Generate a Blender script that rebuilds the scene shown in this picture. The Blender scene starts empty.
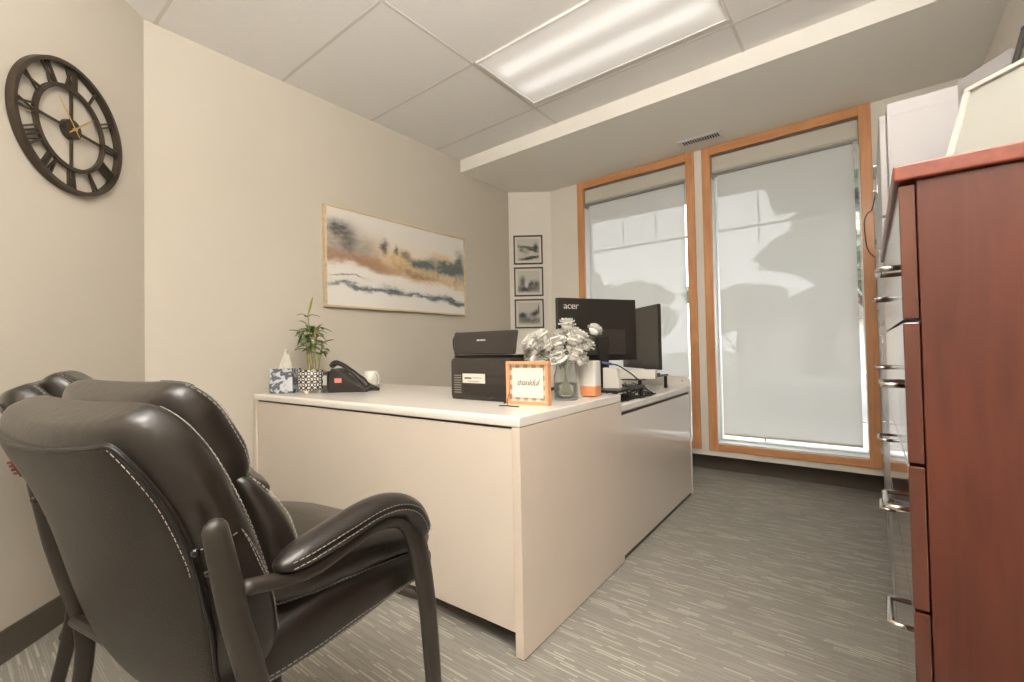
import bpy, bmesh, math, random
from mathutils import Vector, Matrix, noise
random.seed(7)
PI = math.pi
SC = bpy.context.scene
COL = SC.collection

# ------------------------------------------------------------------ camera
EYE = Vector((0, 0, .9603))
FPX, YAW, PITCH, ROLL = 452.5, .66706, .0193, .0198
Fw = Vector((-math.sin(YAW)*math.cos(PITCH), math.cos(YAW)*math.cos(PITCH), math.sin(PITCH)))
Rw = Vector((math.cos(YAW), math.sin(YAW), 0)); Dw = Fw.cross(Rw)
cx = Rw*math.cos(ROLL)+Dw*math.sin(ROLL); cy = -(Dw*math.cos(ROLL)-Rw*math.sin(ROLL)); cz = -Fw
cd = bpy.data.cameras.new('camera'); cam = bpy.data.objects.new('camera', cd); COL.objects.link(cam)
cam.matrix_world = Matrix(((cx.x, cy.x, cz.x, EYE.x), (cx.y, cy.y, cz.y, EYE.y), (cx.z, cy.z, cz.z, EYE.z), (0, 0, 0, 1)))
cd.sensor_width = 36; cd.lens = FPX/1024*36; cd.clip_start = .01; cd.clip_end = 300
SC.camera = cam

# ------------------------------------------------------------------ light, world, exposure
W = bpy.data.worlds.new('overcast_sky'); SC.world = W; W.use_nodes = True
wn = W.node_tree; wb = wn.nodes['Background']
wb.inputs[0].default_value = (.97, .985, 1.0, 1); wb.inputs[1].default_value = 2.6
SC.view_settings.view_transform = 'Standard'; SC.view_settings.look = 'None'
SC.view_settings.exposure = .96; SC.view_settings.gamma = 1; SC.view_settings.use_curve_mapping = False
LENS_E = .32       # diffuser of the light in view
REAR_FILL_E = 3.2       # diffusers of the unseen fill panels added behind the camera

# ------------------------------------------------------------------ material helpers
MATS = {}
def nodes_of(m): return m.node_tree.nodes, m.node_tree.links
def pmat(name, col, rough=.5, metal=0, coat=0, spec=.5, bump=0, bscale=80, var=0, vscale=6, emis=None, es=0, sheen=0, trans=0, alpha=1):
    if name in MATS: return MATS[name]
    m = bpy.data.materials.new(name); m.use_nodes = True; N, L = nodes_of(m); b = N['Principled BSDF']
    b.inputs['Base Color'].default_value = (*col, 1); b.inputs['Roughness'].default_value = rough
    b.inputs['Metallic'].default_value = metal; b.inputs['Coat Weight'].default_value = coat
    b.inputs['Coat Roughness'].default_value = .08
    b.inputs['Specular IOR Level'].default_value = spec
    b.inputs['Transmission Weight'].default_value = trans; b.inputs['Alpha'].default_value = alpha
    if sheen: b.inputs['Sheen Weight'].default_value = sheen
    if emis: b.inputs['Emission Color'].default_value = (*emis, 1); b.inputs['Emission Strength'].default_value = es
    tc = N.new('ShaderNodeTexCoord')
    if var:
        n = N.new('ShaderNodeTexNoise'); n.inputs['Scale'].default_value = vscale; n.inputs['Detail'].default_value = 4
        L.new(tc.outputs['Object'], n.inputs['Vector'])
        r = N.new('ShaderNodeMapRange'); r.inputs[1].default_value = .3; r.inputs[2].default_value = .7
        r.inputs[3].default_value = 1-var; r.inputs[4].default_value = 1+var
        L.new(n.outputs[0], r.inputs[0])
        h = N.new('ShaderNodeVectorMath'); h.operation = 'SCALE'; h.inputs[0].default_value = col
        L.new(r.outputs[0], h.inputs['Scale']); L.new(h.outputs[0], b.inputs['Base Color'])
    if bump:
        n = N.new('ShaderNodeTexNoise'); n.inputs['Scale'].default_value = bscale; n.inputs['Detail'].default_value = 3
        L.new(tc.outputs['Object'], n.inputs['Vector'])
        bp = N.new('ShaderNodeBump'); bp.inputs['Strength'].default_value = bump; bp.inputs['Distance'].default_value = .002
        L.new(n.outputs[0], bp.inputs['Height']); L.new(bp.outputs[0], b.inputs['Normal'])
    MATS[name] = m; return m
def lin(r, g, b):
    f = lambda c: (c/255/12.92) if c/255 <= .04045 else ((c/255+.055)/1.055)**2.4
    return (f(r), f(g), f(b))
def math_node(N, L, op, a, b=None, c=None):
    n = N.new('ShaderNodeMath'); n.operation = op
    for i, v in enumerate((a, b, c)):
        if v is None: continue
        if isinstance(v, (int, float)): n.inputs[i].default_value = v
        else: L.new(v, n.inputs[i])
    return n.outputs[0]

M_WALL = pmat('wall_paint_tan', lin(198, 190, 176), .75, bump=.15, bscale=220, var=.015, vscale=2)
M_WALLW = pmat('wall_paint_offwhite', lin(238, 232, 222), .75, bump=.1, bscale=220)
M_WHITEP = pmat('soffit_paint', lin(246, 242, 233), .8, bump=.1, bscale=200)
M_CEIL = pmat('ceiling_tile', lin(242, 239, 235), .9, bump=.4, bscale=300, var=.01, vscale=40)
M_TBAR = pmat('ceiling_grid_bar', lin(218, 213, 206), .6)
M_BASE = pmat('vinyl_baseboard', lin(92, 84, 74), .5, var=.03)
M_DESK = pmat('desk_laminate', lin(219, 207, 193), .38, spec=.4, bump=.03, bscale=60, var=.01)
M_DESKSIDE = pmat('desk_side_laminate', lin(220, 205, 190), .26, spec=.55, var=.02, vscale=3)
M_TOP = pmat('desktop_laminate', lin(234, 228, 219), .22, spec=.5, var=.015, vscale=4)
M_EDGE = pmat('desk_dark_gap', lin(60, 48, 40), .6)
M_BLACKP = pmat('black_plastic', lin(42, 38, 34), .42, bump=.15, bscale=400)
M_PRINTER = pmat('charcoal_plastic', lin(58, 52, 46), .45, bump=.15, bscale=300)
M_BLKGLOSS = pmat('black_gloss', lin(25, 23, 21), .15)
M_CHROME = pmat('brushed_nickel', (.72, .70, .66), .22, metal=1)
M_IRON = pmat('dark_bronze_iron', lin(74, 64, 53), .45, metal=.5, bump=.2, bscale=90)
M_GOLD = pmat('brass_gold', lin(205, 170, 110), .35, metal=.7)
M_LEATH = pmat('black_leather', lin(34, 29, 24), .31, spec=.55, coat=.12, bump=.35, bscale=55, var=.12, vscale=5)
M_LEATHP = pmat('black_leather_panel', lin(34, 29, 23), .42, spec=.45, bump=.3, bscale=260, var=.06, vscale=3)
M_PIPE = pmat('black_piping', lin(16, 14, 12), .4)
M_THREAD = pmat('grey_thread', lin(165, 160, 150), .7)
M_TUBE = pmat('bronze_steel_tube', lin(54, 49, 43), .36, metal=.25, spec=.5)
M_RED = pmat('red_plastic', lin(98, 28, 24), .4)
M_METALW = pmat('white_steel', lin(154, 151, 150), .32, spec=.5, bump=.1, bscale=500)
M_VINYL = pmat('white_vinyl', lin(232, 234, 232), .35)
M_CASS = pmat('blind_cassette', lin(205, 200, 188), .5)
M_GREYB = pmat('grey_metal_bar', lin(150, 146, 138), .4, metal=.3)
M_PAPER = pmat('white_paper', lin(222, 217, 207), .8)
M_WHITEPL = pmat('white_plastic', lin(235, 232, 226), .35)
M_CERAM = pmat('white_ceramic', lin(232, 226, 214), .2)
M_SOIL = pmat('dark_soil', lin(70, 55, 42), .9, bump=1, bscale=80)
M_LEAF = pmat('green_leaf', lin(105, 125, 70), .45, var=.3, vscale=30)
M_LEAFY = pmat('yellow_green_leaf', lin(178, 185, 105), .45, var=.15, vscale=30)
M_STALK = pmat('bamboo_stalk', lin(158, 148, 98), .5, var=.2, vscale=60)
M_PETAL = pmat('white_petal', lin(248, 246, 238), .7, sheen=.2, var=.04, vscale=60)
M_STEM = pmat('green_stem', lin(120, 128, 92), .6)
M_PEACH = pmat('peach_wood', lin(222, 160, 115), .5, var=.08, vscale=20)
M_TERRA = pmat('orange_bamboo', lin(222, 150, 100), .5, var=.06, vscale=30)
M_INK = pmat('black_ink', lin(50, 46, 42), .7)
M_SCREEN = pmat('screen_off', lin(92, 88, 82), .18)
M_TREE = pmat('tree_leaves', lin(96, 104, 86), .8, var=.35, vscale=2)
M_BARK = pmat('tree_bark', lin(80, 68, 55), .9, var=.2)
M_HOUSE = pmat('house_wall', lin(190, 182, 170), .8)
M_ROOF = pmat('house_roof', lin(110, 102, 96), .8)
M_GRASS = pmat('paving_outside', lin(172, 170, 163), .9, var=.2, vscale=1)
M_ASPH = pmat('asphalt', lin(140, 138, 134), .9, var=.1)
M_CONC = pmat('canopy_panel', lin(120, 115, 106), .8)
M_MULL = pmat('aluminium_bar', lin(105, 105, 103), .5)

def wood(name, c1, c2, axis, rough, coat=0, sc=1.):
    m = bpy.data.materials.new(name); m.use_nodes = True; N, L = nodes_of(m); b = N['Principled BSDF']
    tc = N.new('ShaderNodeTexCoord'); mp = N.new('ShaderNodeMapping'); L.new(tc.outputs['Object'], mp.inputs[0])
    s = [14*sc]*3; s[axis] = 1.3*sc; mp.inputs['Scale'].default_value = s
    n = N.new('ShaderNodeTexNoise'); n.inputs['Scale'].default_value = 2.6; n.inputs['Detail'].default_value = 6; n.inputs['Distortion'].default_value = .8
    L.new(mp.outputs[0], n.inputs[0])
    r = N.new('ShaderNodeValToRGB'); r.color_ramp.elements[0].position = .3; r.color_ramp.elements[1].position = .72
    r.color_ramp.elements[0].color = (*c1, 1); r.color_ramp.elements[1].color = (*c2, 1)
    L.new(n.outputs[0], r.inputs[0])
    n2 = N.new('ShaderNodeTexNoise'); n2.inputs['Scale'].default_value = 3; n2.inputs['Detail'].default_value = 5; L.new(tc.outputs['Object'], n2.inputs[0])
    mx = N.new('ShaderNodeMix'); mx.data_type = 'RGBA'; mx.blend_type = 'MULTIPLY'; mx.inputs[0].default_value = .35
    L.new(r.outputs[0], mx.inputs[6]); r2 = N.new('ShaderNodeMapRange'); r2.inputs[1].default_value = .3; r2.inputs[2].default_value = .7; r2.inputs[3].default_value = .7; r2.inputs[4].default_value = 1.2
    L.new(n2.outputs[0], r2.inputs[0]); L.new(r2.outputs[0], mx.inputs[7]); L.new(mx.outputs[2], b.inputs['Base Color'])
    b.inputs['Roughness'].default_value = rough; b.inputs['Coat Weight'].default_value = coat; b.inputs['Coat Roughness'].default_value = .1
    return m
M_CHERRY = wood('cherry_veneer', lin(74, 33, 21), lin(93, 44, 29), 2, .42, .08)
M_CHERRYH = wood('cherry_edge', lin(112, 54, 40), lin(138, 74, 58), 1, .4, .1)
M_CHERRYG = wood('cherry_lacquer_front', lin(74, 33, 21), lin(93, 44, 29), 2, .16, 1.0)
M_OAK = wood('honey_oak', lin(204, 142, 94), lin(222, 164, 114), 2, .4, .1)
M_OAKH = wood('honey_oak_rail', lin(204, 142, 94), lin(222, 164, 114), 0, .4, .1)
M_FRWOOD = wood('pale_gold_wood', lin(200, 178, 138), lin(222, 204, 168), 0, .4)

def carpet():
    m = bpy.data.materials.new('striated_carpet'); m.use_nodes = True; N, L = nodes_of(m); b = N['Principled BSDF']
    tc = N.new('ShaderNodeTexCoord'); sp = N.new('ShaderNodeSeparateXYZ'); L.new(tc.outputs['Object'], sp.inputs[0])
    X, Y = sp.outputs[0], sp.outputs[1]
    def dashes(pitch, length, thr, seed):
        yy = math_node(N, L, 'DIVIDE', Y, pitch); row = math_node(N, L, 'FLOOR', yy)
        w = N.new('ShaderNodeTexWhiteNoise'); w.noise_dimensions = '1D'; L.new(math_node(N, L, 'ADD', row, seed), w.inputs['W'])
        xx = math_node(N, L, 'ADD', math_node(N, L, 'DIVIDE', X, length), math_node(N, L, 'MULTIPLY', w.outputs[0], 7.3))
        cell = math_node(N, L, 'FLOOR', xx)
        w2 = N.new('ShaderNodeTexWhiteNoise'); w2.noise_dimensions = '2D'; cb = N.new('ShaderNodeCombineXYZ')
        L.new(cell, cb.inputs[0]); L.new(row, cb.inputs[1]); L.new(cb.outputs[0], w2.inputs['Vector'])
        on = math_node(N, L, 'GREATER_THAN', w2.outputs[0], thr)
        fr = math_node(N, L, 'FRACT', yy); inr = math_node(N, L, 'LESS_THAN', math_node(N, L, 'ABSOLUTE', math_node(N, L, 'SUBTRACT', fr, .5)), .27)
        return math_node(N, L, 'MULTIPLY', on, inr), w2.outputs[0]
    d1, v1 = dashes(.0105, .075, .78, 3.1)
    d2, v2 = dashes(.0065, .11, .5, 11.7)
    n = N.new('ShaderNodeTexNoise'); n.inputs['Scale'].default_value = 420; n.inputs['Detail'].default_value = 2; L.new(tc.outputs['Object'], n.inputs[0])
    n3 = N.new('ShaderNodeTexNoise'); n3.inputs['Scale'].default_value = 2.5; L.new(tc.outputs['Object'], n3.inputs[0])
    mA = N.new('ShaderNodeMix'); mA.data_type = 'RGBA'; mA.inputs[6].default_value = (*lin(146, 142, 133), 1); mA.inputs[7].default_value = (*lin(160, 155, 146), 1)
    L.new(d2, mA.inputs[0])
    mB = N.new('ShaderNodeMix'); mB.data_type = 'RGBA'; L.new(mA.outputs[2], mB.inputs[6]); mB.inputs[7].default_value = (*lin(186, 179, 167), 1)
    L.new(math_node(N, L, 'MULTIPLY', d1, math_node(N, L, 'SUBTRACT', math_node(N, L, 'MULTIPLY', v1, 2.2), 1.2)), mB.inputs[0])
    mC = N.new('ShaderNodeMix'); mC.data_type = 'RGBA'; mC.blend_type = 'MULTIPLY'; mC.inputs[0].default_value = 1; L.new(mB.outputs[2], mC.inputs[6])
    rr = N.new('ShaderNodeMapRange'); rr.inputs[3].default_value = .62; rr.inputs[4].default_value = 1.38; L.new(math_node(N, L, 'ADD', math_node(N, L, 'MULTIPLY', n.outputs[0], .75), math_node(N, L, 'MULTIPLY', n3.outputs[0], .25)), rr.inputs[0])
    L.new(rr.outputs[0], mC.inputs[7]); L.new(mC.outputs[2], b.inputs['Base Color'])
    b.inputs['Roughness'].default_value = .95; b.inputs['Specular IOR Level'].default_value = .15
    bp = N.new('ShaderNodeBump'); bp.inputs['Strength'].default_value = .5; bp.inputs['Distance'].default_value = .003; L.new(n.outputs[0], bp.inputs['Height']); L.new(bp.outputs[0], b.inputs['Normal'])
    return m
M_CARPET = carpet()

def fabric_mat():
    m = bpy.data.materials.new('roller_shade_fabric'); m.use_nodes = True; N, L = nodes_of(m); N.remove(N['Principled BSDF']); out = N['Material Output']
    d = N.new('ShaderNodeBsdfDiffuse'); t = N.new('ShaderNodeBsdfTranslucent'); tr = N.new('ShaderNodeBsdfTransparent')
    d.inputs[0].default_value = (.70, .69, .64, 1); t.inputs[0].default_value = (.66, .645, .615, 1); tr.inputs[0].default_value = (1, 1, 1, 1)
    a = N.new('ShaderNodeMixShader'); a.inputs[0].default_value = .5; L.new(d.outputs[0], a.inputs[1]); L.new(t.outputs[0], a.inputs[2])
    c = N.new('ShaderNodeMixShader'); c.inputs[0].default_value = .055; L.new(a.outputs[0], c.inputs[1]); L.new(tr.outputs[0], c.inputs[2])
    L.new(c.outputs[0], out.inputs[0]); return m
M_FABRIC = fabric_mat()
def glass_mat(name, tint, gl=.08, rough=.0):
    m = bpy.data.materials.new(name); m.use_nodes = True; N, L = nodes_of(m); N.remove(N['Principled BSDF']); out = N['Material Output']
    g = N.new('ShaderNodeBsdfGlossy'); g.inputs['Roughness'].default_value = rough; tr = N.new('ShaderNodeBsdfTransparent'); tr.inputs[0].default_value = (*tint, 1)
    f = N.new('ShaderNodeFresnel'); f.inputs[0].default_value = 1.45
    c = N.new('ShaderNodeMixShader'); L.new(math_node(N, L, 'ADD', f.outputs[0], gl), c.inputs[0]); L.new(tr.outputs[0], c.inputs[1]); L.new(g.outputs[0], c.inputs[2])
    L.new(c.outputs[0], out.inputs[0]); return m
M_GLASS = glass_mat('window_glass', (.97, .98, .98), 0)
def vase_mat():
    m = bpy.data.materials.new('clear_vase_glass'); m.use_nodes = True; N, L = nodes_of(m); b = N['Principled BSDF']; out = N['Material Output']
    b.inputs['Base Color'].default_value = (.72, .73, .69, 1); b.inputs['Roughness'].default_value = .12
    tr = N.new('ShaderNodeBsdfTransparent'); tr.inputs[0].default_value = (.96, .965, .95, 1); lw = N.new('ShaderNodeLayerWeight'); lw.inputs[0].default_value = .35
    c = N.new('ShaderNodeMixShader'); L.new(math_node(N, L, 'ADD', math_node(N, L, 'MULTIPLY', lw.outputs['Facing'], .55), .10), c.inputs[0]); L.new(tr.outputs[0], c.inputs[1]); L.new(b.outputs[0], c.inputs[2])
    L.new(c.outputs[0], out.inputs[0]); return m
M_VASE = vase_mat()
M_WATER = glass_mat('vase_water', (.98, .985, .97), 0)

def lens_mat(name, strength, tubes=True, w=.6):
    # prismatic diffuser: two lit tubes glow through it (they run along X at y = +-.13 of the fitting)
    m = bpy.data.materials.new(name); m.use_nodes = True; N, L = nodes_of(m); b = N['Principled BSDF']
    b.inputs['Base Color'].default_value = (.8, .77, .72, 1); b.inputs['Roughness'].default_value = .4
    b.inputs['Emission Color'].default_value = (1, .96, .90, 1)
    tc = N.new('ShaderNodeTexCoord'); sp = N.new('ShaderNodeSeparateXYZ'); L.new(tc.outputs['Object'], sp.inputs[0])
    ay = math_node(N, L, 'ABSOLUTE', sp.outputs[1])
    g = math_node(N, L, 'POWER', math_node(N, L, 'DIVIDE', math_node(N, L, 'SUBTRACT', ay, .105), .062), 2)
    g = math_node(N, L, 'EXPONENT', math_node(N, L, 'MULTIPLY', g, -1))
    ax = math_node(N, L, 'ABSOLUTE', sp.outputs[0])
    ex = N.new('ShaderNodeMapRange'); ex.interpolation_type = 'SMOOTHSTEP'; ex.inputs[1].default_value = .585; ex.inputs[2].default_value = .50; L.new(ax, ex.inputs[0])
    g = math_node(N, L, 'MULTIPLY', g, ex.outputs[0])
    s = math_node(N, L, 'MULTIPLY', math_node(N, L, 'ADD', math_node(N, L, 'MULTIPLY', g, .62), .38), strength)
    L.new(s, b.inputs['Emission Strength']); return m

# ------------------------------------------------------------------ mesh helpers
def newbm(): return bmesh.new()
def obj(name, bm, mat, parent=None, smooth=False, loc=None, bevel=0, subsurf=0, auto=None):
    me = bpy.data.meshes.new(name); bmesh.ops.recalc_face_normals(bm, faces=bm.faces); bm.to_mesh(me); bm.free()
    o = bpy.data.objects.new(name, me); COL.objects.link(o)
    for m in (mat if isinstance(mat, (list, tuple)) else [mat]): me.materials.append(m)
    if smooth:
        for p in me.polygons: p.use_smooth = True
    if auto:
        for p in me.polygons: p.use_smooth = True
        me.set_sharp_from_angle(angle=math.radians(auto))
    if parent: o.parent = parent
    if loc is not None: o.location = loc
    if bevel:
        b = o.modifiers.new('bevel', 'BEVEL'); b.width = bevel; b.segments = 2; b.limit_method = 'ANGLE'; b.angle_limit = .7
    if subsurf:
        s = o.modifiers.new('sub', 'SUBSURF'); s.levels = subsurf; s.render_levels = subsurf
    return o
def thing(name, label, cat, loc=(0, 0, 0), rz=0, group=None):
    o = bpy.data.objects.new(name, None); COL.objects.link(o); o.location = loc; o.rotation_euler = (0, 0, rz); o.empty_display_size = .1
    o['label'] = label; o['category'] = cat
    if group: o['group'] = group
    return o
def tag(o, label, cat, group=None):
    o['label'] = label; o['category'] = cat
    if group: o['group'] = group
    return o
def struct(o): o['kind'] = 'structure'; return o
def box(bm, x0, x1, y0, y1, z0, z1, M=None, mi=0):
    vs = [bm.verts.new((x, y, z)) for x in (x0, x1) for y in (y0, y1) for z in (z0, z1)]
    if M is not None:
        for v in vs: v.co = M @ v.co
    fs = []
    for q in ((0, 1, 3, 2), (4, 6, 7, 5), (0, 4, 5, 1), (2, 3, 7, 6), (0, 2, 6, 4), (1, 5, 7, 3)):
        f = bm.faces.new([vs[i] for i in q]); f.material_index = mi; fs.append(f)
    return vs
def obox(name, dims, mat, parent=None, bevel=.002, M=None):
    bm = newbm(); box(bm, *dims, M=M); return obj(name, bm, mat, parent, bevel=bevel)
def prism(bm, pts, a, b, axis=2, mi=0):
    def mk(p, t):
        if axis == 2: return (p[0], p[1], t)
        if axis == 1: return (p[0], t, p[1])
        return (t, p[0], p[1])
    lo = [bm.verts.new(mk(p, a)) for p in pts]; hi = [bm.verts.new(mk(p, b)) for p in pts]
    n = len(pts); fs = [bm.faces.new(lo[::-1]), bm.faces.new(hi)]
    for i in range(n): fs.append(bm.faces.new((lo[i], lo[(i+1) % n], hi[(i+1) % n], hi[i])))
    for f in fs: f.material_index = mi
    return fs
def cat(ps, n):     # resample by catmull-rom
    ps = [Vector(p) for p in ps]; out = []
    m = len(ps)-1
    for i in range(n+1):
        t = i/n*m; k = min(int(t), m-1); u = t-k
        p1, p2 = ps[k], ps[k+1]; p0 = ps[k-1] if k else p1*2-p2; p3 = ps[k+2] if k+2 <= m else p2*2-p1
        out.append(.5*((2*p1)+(-p0+p2)*u+(2*p0-5*p1+4*p2-p3)*u*u+(-p0+3*p1-3*p2+p3)*u**3))
    return out
def lerpl(vals, t):
    m = len(vals)-1; k = min(int(t*m), m-1); u = t*m-k; return vals[k]*(1-u)+vals[k+1]*u
def tube(bm, pts, r, n=8, cap=True, r2=None, up=None, close=False, mi=0, smooth_n=0):
    if smooth_n: pts = cat(pts, smooth_n)
    pts = [Vector(p) for p in pts]; L = len(pts)
    prev = None; rings = []
    for i, p in enumerate(pts):
        if close: t = pts[(i+1) % L]-pts[i-1]
        else: t = pts[min(i+1, L-1)]-pts[max(i-1, 0)]
        if t.length < 1e-9: t = Vector((0, 0, 1))
        t.normalize()
        if up is not None: a = Vector(up)-t*t.dot(Vector(up)); a.normalize()
        elif prev is None:
            a = t.orthogonal().normalized()
        else:
            a = prev-t*prev.dot(t); a.normalize()
        prev = a; b = t.cross(a)
        ra = lerpl(r, i/(L-1)) if isinstance(r, (list, tuple)) else r
        rb = ra if r2 is None else (lerpl(r2, i/(L-1)) if isinstance(r2, (list, tuple)) else r2)
        rings.append([bm.verts.new(p+a*ra*math.cos(2*PI*k/n)+b*rb*math.sin(2*PI*k/n)) for k in range(n)])
    m = L if close else L-1
    for i in range(m):
        A, B = rings[i], rings[(i+1) % L]
        for k in range(n):
            f = bm.faces.new((A[k], A[(k+1) % n], B[(k+1) % n], B[k])); f.material_index = mi
    if cap and not close:
        f = bm.faces.new(rings[0][::-1]); f.material_index = mi; f = bm.faces.new(rings[-1]); f.material_index = mi
def roundcap(pts, r, k=4):   # extends path and radii with a rounded end at the start
    pts = [Vector(p) for p in pts]; d = (pts[0]-pts[1]).normalized(); P = []; R = []
    for i in range(k, 0, -1):
        a = i/k*PI/2*.96; P.append(pts[0]+d*r*math.sin(a)); R.append(math.cos(a))
    return P+pts, R+[1]*len(pts)
def lathe(bm, prof, n=24, cx=0, cy=0, mi=0):
    rings = []
    for r, z in prof:
        rings.append([bm.verts.new((cx+r*math.cos(2*PI*k/n), cy+r*math.sin(2*PI*k/n), z)) for k in range(n)] if r > 1e-6 else [bm.verts.new((cx, cy, z))])
    for A, B in zip(rings, rings[1:]):
        for k in range(n):
            a = [A[k % len(A)], A[(k+1) % len(A)], B[(k+1) % len(B)], B[k % len(B)]]
            u = []
            for v in a:
                if v not in u: u.append(v)
            if len(u) > 2: f = bm.faces.new(u); f.material_index = mi
def blob(bm, c, r, seg=10, sc=(1, 1, 1), disp=0, freq=8, seed=0):
    res = bmesh.ops.create_icosphere(bm, subdivisions=seg, radius=1)
    for v in res['verts']:
        p = v.co.normalized(); d = 1+disp*noise.noise(p*freq+Vector((seed, seed*2.1, 0)))
        v.co = Vector(c)+Vector((p.x*sc[0], p.y*sc[1], p.z*sc[2]))*r*d
def text_mesh(name, body, size, mat, parent, M, ext=.0004, shear=0, spacing=1, offset=0):
    cu = bpy.data.curves.new(name, 'FONT'); cu.body = body; cu.size = size; cu.extrude = ext; cu.shear = shear
    cu.align_x = 'CENTER'; cu.align_y = 'CENTER'; cu.space_character = spacing; cu.offset = offset
    t = bpy.data.objects.new('tmp', cu); COL.objects.link(t)
    bpy.context.view_layer.update(); dg = bpy.context.evaluated_depsgraph_get()
    me = bpy.data.meshes.new_from_object(t.evaluated_get(dg)); bpy.data.objects.remove(t)
    me.transform(M); me.materials.clear(); me.materials.append(mat)
    o = bpy.data.objects.new(name, me); COL.objects.link(o); o.parent = parent; return o
def rotz(a): return Matrix.Rotation(a, 4, 'Z')

# ================================================================== THE ROOM
XL, XR, YW, ZC, ZS, YS = -2.647, .525, 3.59, 2.5553, 2.452, 2.706
YB = -1.75                                          # the room runs on behind the camera
A45 = (XL, .597)                                    # corner of picture wall and angled clock wall
B45 = (XL+ (.597-YB), YB)
bm = newbm(); prism(bm, [(B45[0]-.1, YB), (XR+.1, YB), (XR+.1, 3.9), (XL-.1, 3.9), (XL-.1, .55)], -.08, 0); struct(obj('floor', bm, M_CARPET))
# ceiling tiles with lay-in grid
bm = newbm(); prism(bm, [(B45[0]-.1, YB), (XR+.1, YB), (XR+.1, YS+.03), (XL-.1, YS+.03), (XL-.1, .55)], ZC, ZC+.08)
for y in (-1.16, -.56, .04, .64, 1.24, 1.84, 2.44):
    box(bm, max(XL, XL+(.597-y))+.001 if y < .597 else XL+.001, XR-.001, y-.008, y+.008, ZC-.0015, ZC+.001, mi=1)
for x in (-1.69, -.49):
    box(bm, x-.008, x+.008, max(YB, .597-(x-XL)+.02), YS, ZC-.0016, ZC+.001, mi=1)
struct(obj('ceiling', bm, [M_CEIL, M_TBAR]))
# soffit above the windows
obs = obox('ceiling_soffit', (XL+.0005, XR-.0005, YS, 3.95, ZS, ZC+.06), M_WHITEP, bevel=0); struct(obs)
# walls
bm = newbm(); prism(bm, [(XL, A45[1]), (XL, 3.345), (XL-.1, 3.345), (XL-.1, A45[1]-.04)], 0, ZC+.05); struct(obj('wall_left', bm, M_WALL))
bm = newbm(); prism(bm, [A45, B45, (B45[0]-.1, B45[1]), (XL-.1, A45[1]-.04)], 0, ZC+.05); struct(obj('wall_clock_side', bm, M_WALL))
bm = newbm(); prism(bm, [(XR, YB), (XR+.1, YB), (XR+.1, 3.95), (XR, 3.95)], 0, ZC+.05); struct(obj('wall_right', bm, M_WALLW))
bm = newbm(); box(bm, B45[0]-.1, XR+.1, YB-.1, YB, 0, ZC+.05); struct(obj('wall_back', bm, M_WALL))
bm = newbm(); prism(bm, [(XL, 3.345), (-2.355, 3.567), (-2.33, YW), (-2.33, 3.75), (XL-.1, 3.75), (XL-.1, 3.345)], 0, ZS+.02); struct(obj('wall_corner', bm, M_WALLW))
# window wall: piers, lintel, ledge above a recessed dark plinth
Wn = [(-2.035, -1.015), (-.957, .049)]
ZB = .182
bm = newbm()
box(bm, -2.33, Wn[0][0], YW, YW+.16, .14, ZS+.02); box(bm, Wn[0][1], Wn[1][0], YW, YW+.16, .14, ZS+.02)
box(bm, Wn[1][1], XR, YW, YW+.16, .14, ZS+.02); box(bm, Wn[0][0], Wn[0][1], YW, YW+.16, .14, ZB); box(bm, Wn[1][0], Wn[1][1], YW, YW+.16, .14, ZB)
struct(obj('wall_window_side', bm, M_WALLW))
struct(obox('trim_1', (-2.33, XR, 3.745, 3.90, 0, .139), M_BASE, bevel=0))
def baseboard(nm, p, q, nrm):
    p = Vector(p); q = Vector(q); n = Vector(nrm)
    bm = newbm(); prism(bm, [tuple(p), tuple(q), tuple(q+n*.007), tuple(p+n*.007)], .0005, .105); struct(obj(nm, bm, M_BASE, bevel=.002))
baseboard('baseboard_left', (XL, A45[1]), (XL, 3.34), (1, 0))
baseboard('baseboard_clock_side', A45, B45, (.7071, .7071))
baseboard('baseboard_right', (XR-.007, YB), (XR-.007, 3.59), (1, 0))

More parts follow.
